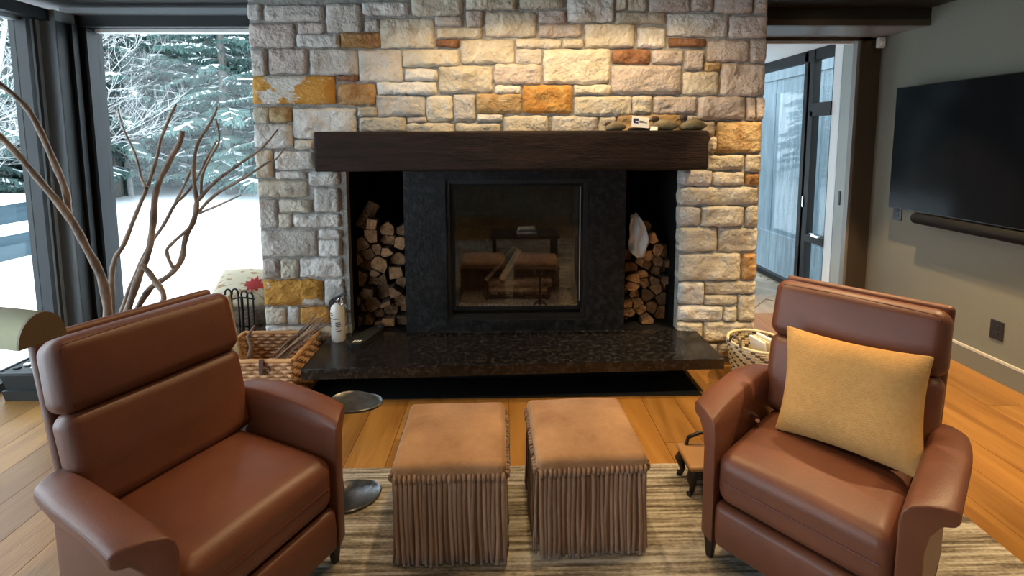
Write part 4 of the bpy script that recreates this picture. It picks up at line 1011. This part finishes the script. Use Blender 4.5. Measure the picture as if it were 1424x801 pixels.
MB().lathe([(0.125,0.0),(0.125,0.012),(0.10,0.022),(0.02,0.030)], 28, (-1.62,1.10,0.0)).build('base', mBRASS, lm, True)
MB().tube([lp(-0.20,0,0.022), lp(-0.04,0,0.022)], 0.011, 10).build('bulb', mSENS, lm, True)
# ================================================================ TELEVISION WALL
tv = thing('television', 'large flat black television on the olive grey wall', 'television', (XR, 2.72, 0.97))
MB().box(2.945, 2.975, 1.89, 3.555, 0.97, 1.872).bevel(0.004,1).build('tv_frame', mTVB, tv)
MB().box(2.9435, 2.946, 1.896, 3.549, 0.980, 1.866).build('screen', mTV, tv)
MB().box(2.975, XR, 2.3, 3.1, 1.15, 1.70).build('wall_mount', mBLACK, tv)
sb = thing('soundbar', 'long black soundbar mounted under the television', 'soundbar', (XR, 2.72, 0.90))
MB().tube([(2.965,3.34,0.925),(2.965,3.335,0.925),(2.965,3.325,0.925),(2.965,1.90,0.925),(2.965,1.89,0.925)], [0.022,0.034,0.040,0.040,0.034], 16).build('bar', mFAB, sb, True)
MB().box(2.99, XR, 2.5, 2.9, 0.905, 0.945).build('bracket', mBLACK, sb)
def outlet(y, z, label):
    t = thing('wall_outlet', label, 'outlet', (XR, y, z))
    MB().box(XR-0.008, XR, y-0.040, y+0.040, z-0.060, z+0.060).bevel(0.003,1).build('cover_plate', mPATCH, t)
    for dz in (-0.021, 0.021): MB().box(XR-0.011, XR-0.007, y-0.017, y+0.017, z+dz-0.014, z+dz+0.014).bevel(0.003,1).build('socket', mBLACK, t)
outlet(3.582, 0.925, 'black wall outlet just off the corner of the television')
outlet(2.784, 0.313, 'black wall outlet low on the wall above the baseboard')
sn = thing('motion_sensor', 'small white motion sensor high on the doorway casing', 'sensor', (3.015, 3.85, 2.255))
MB().rbox(0.030, 0.020, 0.042, 0.012, 3, 2, 2, 2, lambda p: Vector((p.x+3.012, p.y+3.822, p.z+2.255))).build('case', mSENS, sn, True)
MB().rbox(0.018, 0.006, 0.018, 0.005, 2, 2, 1, 2, lambda p: Vector((p.x+3.012, p.y+3.802, p.z+2.245))).build('lens', mPAPER, sn, True)
# ================================================================ BASKETS
# wicker hamper: stakes and woven rows
wk = thing('wicker_hamper', 'open rectangular wicker hamper holding kindling beside the hearth', 'basket', (-1.43, 2.78, 0))
bx0, bx1, by0, by1, bz = -1.675, -1.195, 2.585, 2.985, 0.262
def wall_row(p0, p1, z, ph, n, amp, r):
    pts = []
    p0, p1 = Vector(p0), Vector(p1); d = (p1-p0); nrm = Vector((d.y,-d.x,0)).normalized()
    for i in range(n*2+1):
        t = i/(n*2)
        q = p0 + d*t + nrm*amp*math.cos(PI*i*0.5*2/1*0.5 + ph)
        pts.append((q.x, q.y, z))
    return pts
sides = [((bx0,by0),(bx1,by0),13), ((bx1,by0),(bx1,by1),11), ((bx1,by1),(bx0,by1),13), ((bx0,by1),(bx0,by0),11)]
for (a, b, ns_) in sides:
    wv = MB(); skm = MB()
    rows = 11
    for j in range(rows):
        z = 0.020 + j*0.0225
        wv.tube(wall_row((*a,0),(*b,0), z, PI*(j % 2), ns_, 0.0085, 0.0066), 0.0112, 6)
    stuff(wv.build('woven_side', mWICK, wk, True))
    for i in range(ns_+1):
        t = i/ns_
        skm.tube([(lerp(a[0],b[0],t), lerp(a[1],b[1],t), 0.006),(lerp(a[0],b[0],t), lerp(a[1],b[1],t), bz)], 0.0042, 5)
    stuff(skm.build('stakes', mWICKR, wk))
    pts = [(lerp(a[0],b[0],i/12), lerp(a[1],b[1],i/12), bz + 0.002*math.sin(i*2.2)) for i in range(13)]
    MB().tube(pts, 0.013, 8).build('rim', mWICKR, wk, True)
MB().box(bx0, bx1, by0, by1, 0.004, 0.016).build('basket_floor', mWICK, wk)
MB().add([(-1.372,2.566,0.280),(-1.345,2.566,0.280),(-1.352,2.560,0.19),(-1.372,2.560,0.19),(-1.372,2.571,0.280),(-1.345,2.571,0.280),(-1.352,2.566,0.19),(-1.372,2.566,0.19)], [(0,3,2,1),(4,5,6,7),(0,1,5,4),(1,2,6,5),(2,3,7,6),(3,0,4,7)]).build('leather_strap', mSTRAP, wk)
MB().tube([(-1.325+0.016*math.cos(a), 2.563, 0.222+0.016*math.sin(a)) for a in [i*2*PI/12 for i in range(13)]], 0.0035, 6).build('latch_ring', mIRON, wk, True)
# kindling bundle
for i in range(11):
    R_ = random.Random(300+i)
    p0 = Vector((-1.50+R_.uniform(-.04,.06), 2.72+R_.uniform(-.05,.05), 0.035+R_.uniform(0,.03)))
    p1 = Vector((-1.125+R_.uniform(-.07,.045), 2.875+R_.uniform(-.06,.04), 0.395+R_.uniform(-.05,.05)))
    # pass over the rim of the hamper
    mid = p0.lerp(p1, 0.55) + Vector((R_.uniform(-.01,.01), R_.uniform(-.01,.01), 0.02))
    pts = [p0, p0.lerp(mid,.5)+Vector((0,0,.006)), mid, mid.lerp(p1,.5)+Vector((0,0,-.003)), p1]
    o = MB().tube(pts, [0.0065,0.006,0.0055,0.0045,0.003], 6).build('kindling_stick', mTWIG, smooth=True)
    tag(o, 'thin bark kindling stick in the bundle leaning out of the hamper', 'stick', 'kindling in the wicker hamper')
tag(MB().add([(-1.56,2.70,0.03),(-1.525,2.70,0.03),(-1.525,2.72,0.03),(-1.56,2.72,0.03),(-1.665,2.77,0.575),(-1.635,2.765,0.585),(-1.635,2.785,0.585),(-1.665,2.79,0.575)],
    [(3,2,1,0),(4,5,6,7),(0,1,5,4),(1,2,6,5),(2,3,7,6),(3,0,4,7)]).bevel(0.003,1).build('pale_board', mBOARD), 'pale flat wooden slat standing in the wicker hamper', 'slat')
tag(MB().tube([(-1.47,2.66,0.03),(-1.495,2.68,0.22),(-1.475,2.69,0.30),(-1.50,2.70,0.36),(-1.46,2.71,0.42)], [0.014,0.013,0.012,0.010,0.006], 8).build('crooked_stick', mTWIG, smooth=True), 'crooked peeled stick standing in the wicker hamper', 'stick')
# fire tools
ft = thing('fire_tool_stand', 'black iron fireplace tools with looped handles behind the hamper', 'fire tools', (-1.72, 3.09, 0))
MB().lathe([(0.052,0.0),(0.052,0.012),(0.02,0.022)], 20, (-1.72,3.055,0)).build('base', mIRON, ft, True)
MB().tube([(-1.72,3.055,0.02),(-1.72,3.055,0.47)], 0.009, 8).build('post', mIRON, ft, True)
MB().tube([(-1.80,3.06,0.46),(-1.72,3.055,0.475),(-1.64,3.06,0.46)], 0.006, 8).build('cross_bar', mIRON, ft, True)
for (xx, top) in ((-1.79,0.55),(-1.745,0.552),(-1.685,0.54),(-1.650,0.525)):
    yy = 3.06
    pts = [(xx,yy,0.06),(xx,yy,top-0.05)]
    lp_ = [(xx-0.020+0.020*math.cos(a), yy, top-0.05+0.028*math.sin(a)) for a in [i*PI/8 for i in range(0,10)]]
    MB().tube(pts+lp_, 0.0055, 6).build('tool_handle', mIRON, ft, True)
# blankets and cushion by the window
R_ = random.Random(5)
for k in range(3):
    zc = 0.060 + k*0.116
    def blf(p, k=k, zc=zc):
        return Vector((p.x-1.815+0.012*noise.noise(Vector((k*3,p.y*8,p.z*20))), p.y+3.27+0.01*noise.noise(Vector((p.x*8,k*5,p.z*18))), p.z+zc+0.006*noise.noise(Vector((p.x*10,p.y*10,k)))))
    o = MB().rbox(0.165+0.01*(k==1), 0.145, 0.057, 0.050, 4, 10, 8, 3, blf).build('folded_blanket', mBLANK, smooth=True)
    tag(o, ['brown folded blanket at the bottom of the pile by the window', 'brown folded blanket in the middle of the pile by the window', 'brown folded blanket directly under the leaf cushion'][k], 'blanket')
def cuf(p):
    hx, hy = 0.19, 0.145
    s, t_ = p.x/hx, p.y/hy
    e = max(0,1-s**4)*max(0,1-t_**4)
    th = math.copysign(0.010+0.060*e**0.7, p.z)
    q = Vector((p.x, p.y, th))
    a = math.radians(38); q = Vector((q.x, q.y*math.cos(a)-q.z*math.sin(a), q.y*math.sin(a)+q.z*math.cos(a)))
    return q + Vector((-1.815, 3.26, 0.478))
lc = thing('leaf_cushion', 'cream printed cushion with a red maple leaf on the blanket pile', 'cushion', (-1.815, 3.24, 0.44))
MB().rbox(0.19, 0.145, 0.02, 0.008, 1, 16, 14, 1, cuf).build('cushion_cover', mCREAM, lc, True, True, True)
leafp = [(0,0.075),(0.012,0.045),(0.034,0.055),(0.030,0.030),(0.060,0.030),(0.048,0.012),(0.062,-0.004),(0.030,-0.012),(0.034,-0.036),(0.006,-0.026),(0,-0.06),(-0.006,-0.026),(-0.034,-0.036),(-0.030,-0.012),(-0.062,-0.004),(-0.048,0.012),(-0.060,0.030),(-0.030,0.030),(-0.034,0.055),(-0.012,0.045)]
# leaf sewn flat to the face of the cushion
def dense(P, k=3): return [(lerp(P[i][0],P[(i+1)%len(P)][0],t/k), lerp(P[i][1],P[(i+1)%len(P)][1],t/k)) for i in range(len(P)) for t in range(k)]
lpd = dense(leafp)
up_ = Vector((0, -math.sin(math.radians(38)), math.cos(math.radians(38))))
n = len(lpd); V = []
for k_ in (0.0, 0.5, 1.0):
    for a, b in lpd: V.append(tuple(cuf(Vector((0.105 + a*1.1*k_, -0.035 + b*1.1*k_, 0.02))) + up_*0.0035))
F = []
for q in range(2):
    for k in range(n): F.append((q*n+k, q*n+(k+1)%n, (q+1)*n+(k+1)%n, (q+1)*n+k))
MB().add(V, F).build('red_leaf', mRED, lc, False, True, False)
# round seagrass basket on the right
sg = thing('seagrass_basket', 'round seagrass basket with dark diagonal weave beside the chimney', 'basket', (1.560, 2.815, 0))
SGC = (1.570, 2.805)
lt, dk = MB(), MB()
rows = 17
for j in range(rows):
    z = 0.009 + j*0.0142
    rr = 0.126 + 0.044*(j/(rows-1))**0.8
    nseg = 44
    for k in range(nseg):
        a0 = 2*PI*k/nseg; a1 = 2*PI*(k+0.92)/nseg; am = (a0+a1)/2
        P = [(SGC[0]+(rr+ (0.004 if q == 1 else 0))*math.cos(a), SGC[1]+(rr+(0.004 if q == 1 else 0))*math.sin(a), z) for q, a in enumerate((a0, am, a1))]
        dark = ((k + j) % 4 == 0)
        (dk if dark else lt).tube(P, [0.0072,0.0085,0.0072], 5)
stuff(lt.build('light_weave', mSGL, sg, True)); stuff(dk.build('dark_weave', mSGD, sg, True))
MB().tube([(SGC[0]+0.172*math.cos(2*PI*k/40), SGC[1]+0.172*math.sin(2*PI*k/40), 0.250) for k in range(41)], 0.009, 8).build('rim', mSGL, sg, True)
MB().lathe([(0.117,0.0),(0.117,0.006)], 28, (*SGC,0.001)).build('basket_floor', mSGL, sg)
for a in (math.radians(196), math.radians(8)):
    ux, uy = math.cos(a), math.sin(a)
    pts = []
    for k in range(9):
        b = PI*k/8
        off = 0.045*math.cos(b)
        pts.append((SGC[0]+0.174*ux - off*uy, SGC[1]+0.174*uy + off*ux, 0.250+0.052*math.sin(b)))
    MB().tube(pts, 0.008, 8).build('handle', mSGD, sg, True)
for k, (dx, dy, rz, h, m_) in enumerate(((0.005,-0.02,0.2,0.275,mPAPER),(0.035,-0.01,0.25,0.27,mSGL),(0.065,0.0,0.3,0.282,mPAPER),(0.09,0.01,0.3,0.265,mCREAM))):
    cxx, cyy = SGC[0]+dx-0.01, SGC[1]+dy+0.01
    def rot(p, rz=rz, cxx=cxx, cyy=cyy): return (cxx+p[0]*math.cos(rz)-p[1]*math.sin(rz)+0.012*math.sin(p[2]*14), cyy+p[0]*math.sin(rz)+p[1]*math.cos(rz), p[2])
    mb = MB().rbox(0.010, 0.062, h/2-0.008, 0.006, 2, 1, 6, 8, lambda p: Vector(rot((p.x, p.y, p.z+h/2+0.004))))
    o = mb.build('rolled_magazine', m_, smooth=True)
    tag(o, ['white magazine standing in the seagrass basket, next to its empty half', 'straw coloured booklet second in the seagrass basket', 'tall white magazine third in the seagrass basket', 'cream patterned booklet last in the row in the seagrass basket'][k], 'magazine')
# ================================================================ DRY BRANCHES AND PLANTER
vz = thing('floor_vase', 'tall dark floor vase holding dry branches behind the recliner', 'vase', (-2.16, 2.55, 0))
MB().lathe([(0.13,0),(0.17,0.10),(0.19,0.22),(0.17,0.36),(0.12,0.45),(0.135,0.48),(0.125,0.48),(0.11,0.45),(0.12,0.20)], 28, (-2.16,2.55,0), capt=True).build('vase_body', mPLAS, vz, True)
def smoothpath(P, sub=4):
    P = [Vector(p) for p in P]; out = []
    for i in range(len(P)-1):
        a = P[max(0,i-1)]; b = P[i]; c = P[i+1]; d = P[min(len(P)-1,i+2)]
        for k in range(sub):
            t = k/sub
            out.append(0.5*((2*b) + (c-a)*t + (2*a-5*b+4*c-d)*t*t + (3*b-a-3*c+d)*t*t*t))
    out.append(P[-1]); return out
VB = Vector((-2.16, 2.55, 0.10))
roots = {0:[1], 2:[3], 4:[], 5:[6], 7:[8,9,10,11,12,14], 13:[]}
blab = {0:'thick forked dry branch sweeping up in front of the side window', 2:'slender dry branch with one thin twig standing in the vase', 4:'stout dry branch with a sawn off tip standing in the vase', 5:'thin forked dry branch behind the stout one', 7:'many forked dry branch reaching towards the stone chimney', 13:'short dry stub branch leaning over the recliner'}
for r_, subs in roots.items():
    pts, r0, r1 = BRANCHES[r_]
    P = [Vector(p) for p in pts]
    base = VB + Vector((0.018*(r_-6), 0.01*((r_*7) % 5 - 2), 0))
    P = [base, base.lerp(P[0], 0.6) + Vector((0,0,0.05))] + P
    sp_ = smoothpath(P)
    rr = []
    for i in range(len(sp_)):
        t = i/(len(sp_)-1)
        rr.append(lerp(r0, r1, t)*(1+0.10*math.sin(i*1.9)+0.06*math.sin(i*0.7)))
    th_ = thing('dry_branch', blab[r_], 'branch', base)
    MB().tube(sp_, rr, 9).build('stem', mBRANCH, th_, True)
    for s_ in subs:
        pts2, a0, a1 = BRANCHES[s_]
        p2 = smoothpath([Vector(q) for q in pts2])
        # join the fork to the stem
        near = min(sp_, key=lambda q: (q-p2[0]).length)
        par_pts = p2
        if (near-p2[0]).length > 0.004 and s_ not in (8,9): par_pts = [near.lerp(p2[0],0.0)] + p2
        rr2 = [lerp(a0, a1, i/(len(par_pts)-1))*(1+0.10*math.sin(i*1.7)) for i in range(len(par_pts))]
        MB().tube(par_pts, rr2, 8).build('fork', mBRANCH, th_, True)
pb = thing('planter_box', 'small black plastic planter box by the window wall', 'planter', (-2.80, 2.72, 0))
def tapered(x0,x1,y0,y1,z0,z1,k):
    cx,cy=(x0+x1)/2,(y0+y1)/2
    V=[(cx+(a-cx)*k,cy+(b-cy)*k,z0) for a,b in ((x0,y0),(x1,y0),(x1,y1),(x0,y1))]+[(a,b,z1) for a,b in ((x0,y0),(x1,y0),(x1,y1),(x0,y1))]
    return MB().add(V,[(3,2,1,0),(0,1,5,4),(1,2,6,5),(2,3,7,6),(3,0,4,7),(4,5,6,7)])
tapered(-2.90,-2.62,2.66,2.90,0.0,0.06,0.94).build('tray', mPLAS, pb)
tapered(-2.92,-2.63,2.67,2.90,0.06,0.165,0.86).build('pot', mPLAS, pb)
MB().box(-2.935,-2.615,2.655,2.67,0.158,0.172).box(-2.935,-2.615,2.90,2.915,0.158,0.172).box(-2.935,-2.92,2.655,2.915,0.158,0.172).box(-2.63,-2.615,2.655,2.915,0.158,0.172).build('pot_rim', mPLAS, pb)
for k in range(9):
    MB().rbox(0.018,0.012,0.006,0.005,2,1,1,1, lambda p,k=k: Vector((p.x-2.87+0.026*k, p.y+2.73+0.035*((k*5)%4), p.z+0.170+0.004*(k%3)))).build('pebble', mPAPER if k%3 else mPLAS, pb, True)
# ================================================================ CEILING SPOTS (fixtures) AND LOW TABLE BEHIND THE VIEWER'S KNEES
for (x, y, wt, cone, tx_, ty_) in SPOTS:
    t = thing('recessed_spot', 'recessed round ceiling spot with warm lens', 'ceiling light', (x, y, CEIL), 0, 'recessed ceiling spots')
    MB().lathe([(0.055,0),(0.055,-0.004),(0.040,-0.004),(0.036,0.0)], 20, (x,y,CEIL), capb=False, capt=False).build('trim_ring', mBLACK, t, True)
    MB().lathe([(0.034,-0.001),(0.034,-0.0025)], 16, (x,y,CEIL)).build('lens', mBULB, t)
ct = thing('coffee_table', 'low dark wooden table reflected in the fireplace glass', 'table', (0.25, 0.30, 0))
MB().rbox(0.42,0.26,0.018,0.008,2,2,2,1, lambda p: Vector((p.x+0.25,p.y+0.30,p.z+0.33))).build('table_top', mLEGD, ct)
for sx in (-1,1):
    for sy in (-1,1): MB().box(0.25+sx*0.37-0.02,0.25+sx*0.37+0.02,0.30+sy*0.21-0.02,0.30+sy*0.21+0.02,RZ,0.313).build('leg', mLEGD, ct)
for k,(w_,d_,h_,m_) in enumerate(((0.12,0.09,0.022,mPAPER),(0.115,0.085,0.02,mBOOKB),(0.10,0.08,0.02,mPAPER))):
    z0 = 0.3485 + sum((0.023,0.021,0.021)[:k])
    tag(MB().box(0.28-w_,0.28+w_,0.32-d_,0.32+d_,z0,z0+h_).bevel(0.002,1).build('book', m_), ['white book at the bottom of the stack on the low table','blue book in the middle of the stack on the low table','white book on top of the stack on the low table'][k], 'book')
# ================================================================ OUTSIDE
sn_ = MB(); V=[]; F=[]; nx_, ny_ = 60, 60
def snowz(x, y):
    d = max(0, y-4.0)
    z = -0.12 + 0.02*noise.noise(Vector((x*0.4,y*0.4,0))) + 0.012*noise.noise(Vector((x*1.7,y*1.7,3)))
    far = max(0, math.hypot(x+3, y-3.5)-9.0)
    return z + 0.03*far*0.4 + (0.25*max(0,min(1,(y-13)/10)))
for j in range(ny_+1):
    for i in range(nx_+1):
        x_ = -45 + 49.5*(i/nx_)**0.75; y_ = -12 + 62*(j/ny_)
        V.append((x_, y_, snowz(x_, y_)))
# keep the ground outside the house
for j in range(ny_):
    for i in range(nx_):
        q = [j*(nx_+1)+i, j*(nx_+1)+i+1, (j+1)*(nx_+1)+i+1, (j+1)*(nx_+1)+i]
        c = [sum(V[k][a] for k in q)/4 for a in (0,1)]
        F.append(tuple(q))
V = [(x_, y_, (z_ if (x_ < XL-0.4 or y_ > 3.9) and not (1.0 < x_ < 3.1 and y_ < 9.0) and x_ < 2.0 else min(z_, -0.30 if x_ < 2.0 else -0.75))) for x_, y_, z_ in V]
struct(sn_.add(V, F).build('ground_snow', mSNOW, smooth=True), 'snow covered garden ground')
sn2 = struct(MB().box(2.95, 8.0, 4.15, 14.0, -0.9, -0.55).build('ground_snow_side', mSNOW), 'snow strip outside the hall window')
pwall = thing('pool_wall', 'low blue grey concrete pool wall capped with snow', 'wall', (-6.8, 8.0, -0.2))
MB().box(-7.1,-6.75,3.2,7.3,-0.3,0.23).build('wall_block', mCONC, pwall)
MB().rbox(0.21,2.05,0.05,0.045,3,2,30,1, lambda p: Vector((p.x-6.925,p.y+5.25,p.z+0.265+0.012*noise.noise(Vector((p.y*2,0,0)))))).build('snow_cap', mSNOW, pwall, True)
pw2 = thing('pool_wall', 'farther raised blue grey pool wall behind the low one', 'wall', (-8.6, 8.0, -0.2))
MB().box(-9.0,-8.5,3.2,9.2,-0.3,0.42).build('wall_block', mCONC, pw2)
MB().rbox(0.6,3.0,0.05,0.045,3,2,30,1, lambda p: Vector((p.x-9.05,p.y+6.2,p.z+0.46+0.02*noise.noise(Vector((p.y*1.5,0,0)))))).build('snow_cap', mSNOW, pw2, True)
# conifers
def conifer_meshes(seed, H_):
    R_ = random.Random(seed)
    tr = MB().tube([(0.03*math.sin(k),0.03*math.cos(k*1.3),H_*k/6-0.3) for k in range(7)], [0.16*(1-k/6.6) for k in range(7)], 8)
    fo, sw, br = MB(), MB(), MB()
    nb = int(H_*11)
    for i in range(nb):
        t = (i+0.5)/nb
        z = H_*(0.05+0.94*t)
        L_ = (0.35 + 1.75*(1-t)**0.8)*R_.uniform(0.65,1.12)
        a = i*2.399 + R_.uniform(-.3,.3)
        dx, dy = math.cos(a), math.sin(a)
        droop = R_.uniform(0.25,0.55)
        nseg = max(6, int(L_*15))
        bp = [Vector((dx*L_*s, dy*L_*s, z - droop*L_*s*s*0.7 + 0.10*L_*s)) for s in [k/4 for k in range(5)]]
        br.tube(bp, [0.016,0.013,0.010,0.007,0.004], 3, cap=False)
        for k in range(nseg):
            s = (k+0.6)/nseg
            p = Vector((dx*L_*s, dy*L_*s, z - droop*L_*s*s*0.7 + 0.10*L_*s))
            wdt = 0.30*L_*(1-s*0.75)*R_.uniform(0.5,1.15) + 0.05
            for sd in (-1, 1):
                tip = p + Vector((-dy*sd*wdt + dx*wdt*0.7, dx*sd*wdt + dy*wdt*0.7, -R_.uniform(0.10,0.45)*wdt - 0.02))
                m1 = p.lerp(tip, 0.55)
                wn = 0.022 + 0.018*R_.random()
                q = m1 + Vector((dx*wn, dy*wn, -0.02)); q2 = m1 - Vector((dx*wn, dy*wn, 0.012))
                fo.add([p, q, tip, q2], [(0,1,2),(0,2,3)])
                for h_ in (0.35, 0.7, 0.95):
                    a_ = p.lerp(tip, h_); b_ = p.lerp(tip, h_-0.22)
                    fo.add([b_, a_, a_.lerp(b_,0.4) + Vector((R_.uniform(-.03,.03), R_.uniform(-.03,.03), -R_.uniform(0.05,0.15)))], [(0,1,2)])
                if R_.random() < 0.20:
                    up = Vector((0,0,0.022))
                    t2 = tip.lerp(p,0.3)
                    sw.add([p+up, q+up*0.8, t2+up, q2+up, p+Vector((0,0,-0.01)), q, t2, q2], [(0,1,2,3),(0,4,5,1),(1,5,6,2),(2,6,7,3),(3,7,4,0)])
    return tr.mesh('trunk', mBARK, True), fo.mesh('foliage', mNEED), sw.mesh('snow_load', mSNOW), br.mesh('boughs', mBARK)
CON = [conifer_meshes(1, 7.5), conifer_meshes(2, 9.0), conifer_meshes(3, 6.2)]
R_ = random.Random(77)
spots = []
def ok(x_, y_, dmin): return all((x_-a)**2+(y_-b)**2 > dmin**2 for a, b in spots)
tries = 0
while len(spots) < 32 and tries < 5000:
    tries += 1
    ang_ = R_.uniform(math.radians(-56), math.radians(-21))
    d = 15.0 + 11*R_.random()**1.2
    x_, y_ = d*math.sin(ang_), d*math.cos(ang_)
    if x_ > -4.0 or (-10.6 < x_ < -6.0 and y_ < 13.5): continue
    if ok(x_, y_, 1.7): spots.append((x_, y_))
for i, (x_, y_) in enumerate(spots):
    v_ = i % 3
    t = thing('conifer_tree', ['snow dusted conifer of middling height in the garden forest', 'tall snow dusted conifer in the garden forest', 'short bushy snow dusted conifer in the garden forest'][v_], 'tree', (x_, y_, snowz(x_, y_)), R_.uniform(0,6.28), ['middling conifers outside the windows','tall conifers outside the windows','short conifers outside the windows'][v_])
    sc_ = R_.uniform(0.85,1.25)
    t.scale = (sc_, sc_, sc_)
    for nm, me in zip(('trunk','foliage','snow_load','boughs'), CON[v_]):
        o = link(nm, me, t)
        if nm in ('foliage','snow_load','boughs'): stuff(o)
# bare frosted trees
def bare_meshes(seed, H_, lean_=0.0):
    R2 = random.Random(seed)
    st_, tw = MB(), MB()
    P = [Vector((lean_*k*k*0.08 + 0.05*R2.uniform(-1,1), 0.05*R2.uniform(-1,1), H_*k/7 - (0.2 if k == 0 else 0))) for k in range(8)]
    st_.tube(P, [0.075*(1-k/8.5) for k in range(8)], 7)
    def grow(p, d, L_, r, dep):
        n_ = 4; pts = [p]; q = p
        dd = d.copy()
        for k in range(n_):
            dd = (dd + Vector((R2.uniform(-.25,.25),R2.uniform(-.25,.25),R2.uniform(-.12,.22)))).normalized()
            q = q + dd*L_/n_; pts.append(q)
        tw.tube(pts, [r*(1-0.17*k) for k in range(n_+1)], 3, cap=False)
        if dep > 0:
            for k in range(1, n_+1):
                for _ in range(2 if dep > 1 else 2):
                    if R2.random() < 0.85:
                        nd = (dd + Vector((R2.uniform(-1,1),R2.uniform(-1,1),R2.uniform(-.5,.7)))).normalized()
                        grow(pts[k], nd, L_*R2.uniform(0.45,0.7), r*0.55, dep-1)
    for k in range(20):
        t = R2.uniform(0.12, 0.98); i = min(6, int(t*7)); p = P[i].lerp(P[i+1], t*7-i)
        a = R2.uniform(0, 6.28)
        grow(p, Vector((math.cos(a), math.sin(a), R2.uniform(0.1,0.9))).normalized(), R2.uniform(0.8,1.7)*(1.1-0.4*t), 0.016, 2)
    return st_.mesh('trunk', mBIRCH, True), tw.mesh('twigs', mBIRCH)
BARE = [bare_meshes(21, 6.0), bare_meshes(22, 7.0, 0.3)]
for i, (x_, y_, v_, rz_) in enumerate([(-10.2,9.6,0,0.3),(-10.9,10.3,1,1.2),(-9.9,11.9,0,2.0),(-12.2,11.0,0,5.0),(-11.6,12.6,1,0.9),(-10.6,13.6,1,2.6)]):
    t = thing('bare_tree', ['pale frosted bare tree with a straight trunk in front of the conifers', 'pale frosted bare tree with a bowed trunk in front of the conifers'][v_], 'tree', (x_, y_, snowz(x_, y_)), rz_, ['straight bare trees outside','bowed bare trees outside'][v_])
    for nm, me in zip(('trunk','twigs'), BARE[v_]):
        o = link(nm, me, t)
        if nm == 'twigs': stuff(o)
# sapling bent over by snow in front of the forest
pts = smoothpath([(-3.9,11.2,snowz(-3.9,11.2)),(-4.0,11.2,1.6),(-4.5,11.2,2.45),(-5.3,11.2,2.85),(-6.1,11.2,2.9)])
t = thing('bent_sapling', 'thin pale sapling bowed over by snow beside the chimney window', 'tree', (-3.9, 11.2, -0.1))
MB().tube(pts, [0.05*(1-0.7*i/(len(pts)-1)) for i in range(len(pts))], 7).build('trunk', mSNOW, t, True)
MB().tube([(-4.6,11.2,2.5),(-4.2,11.2,2.75),(-3.9,11.2,3.1)], [0.02,0.015,0.008], 5).build('side_branch', mBIRCH, t, True)
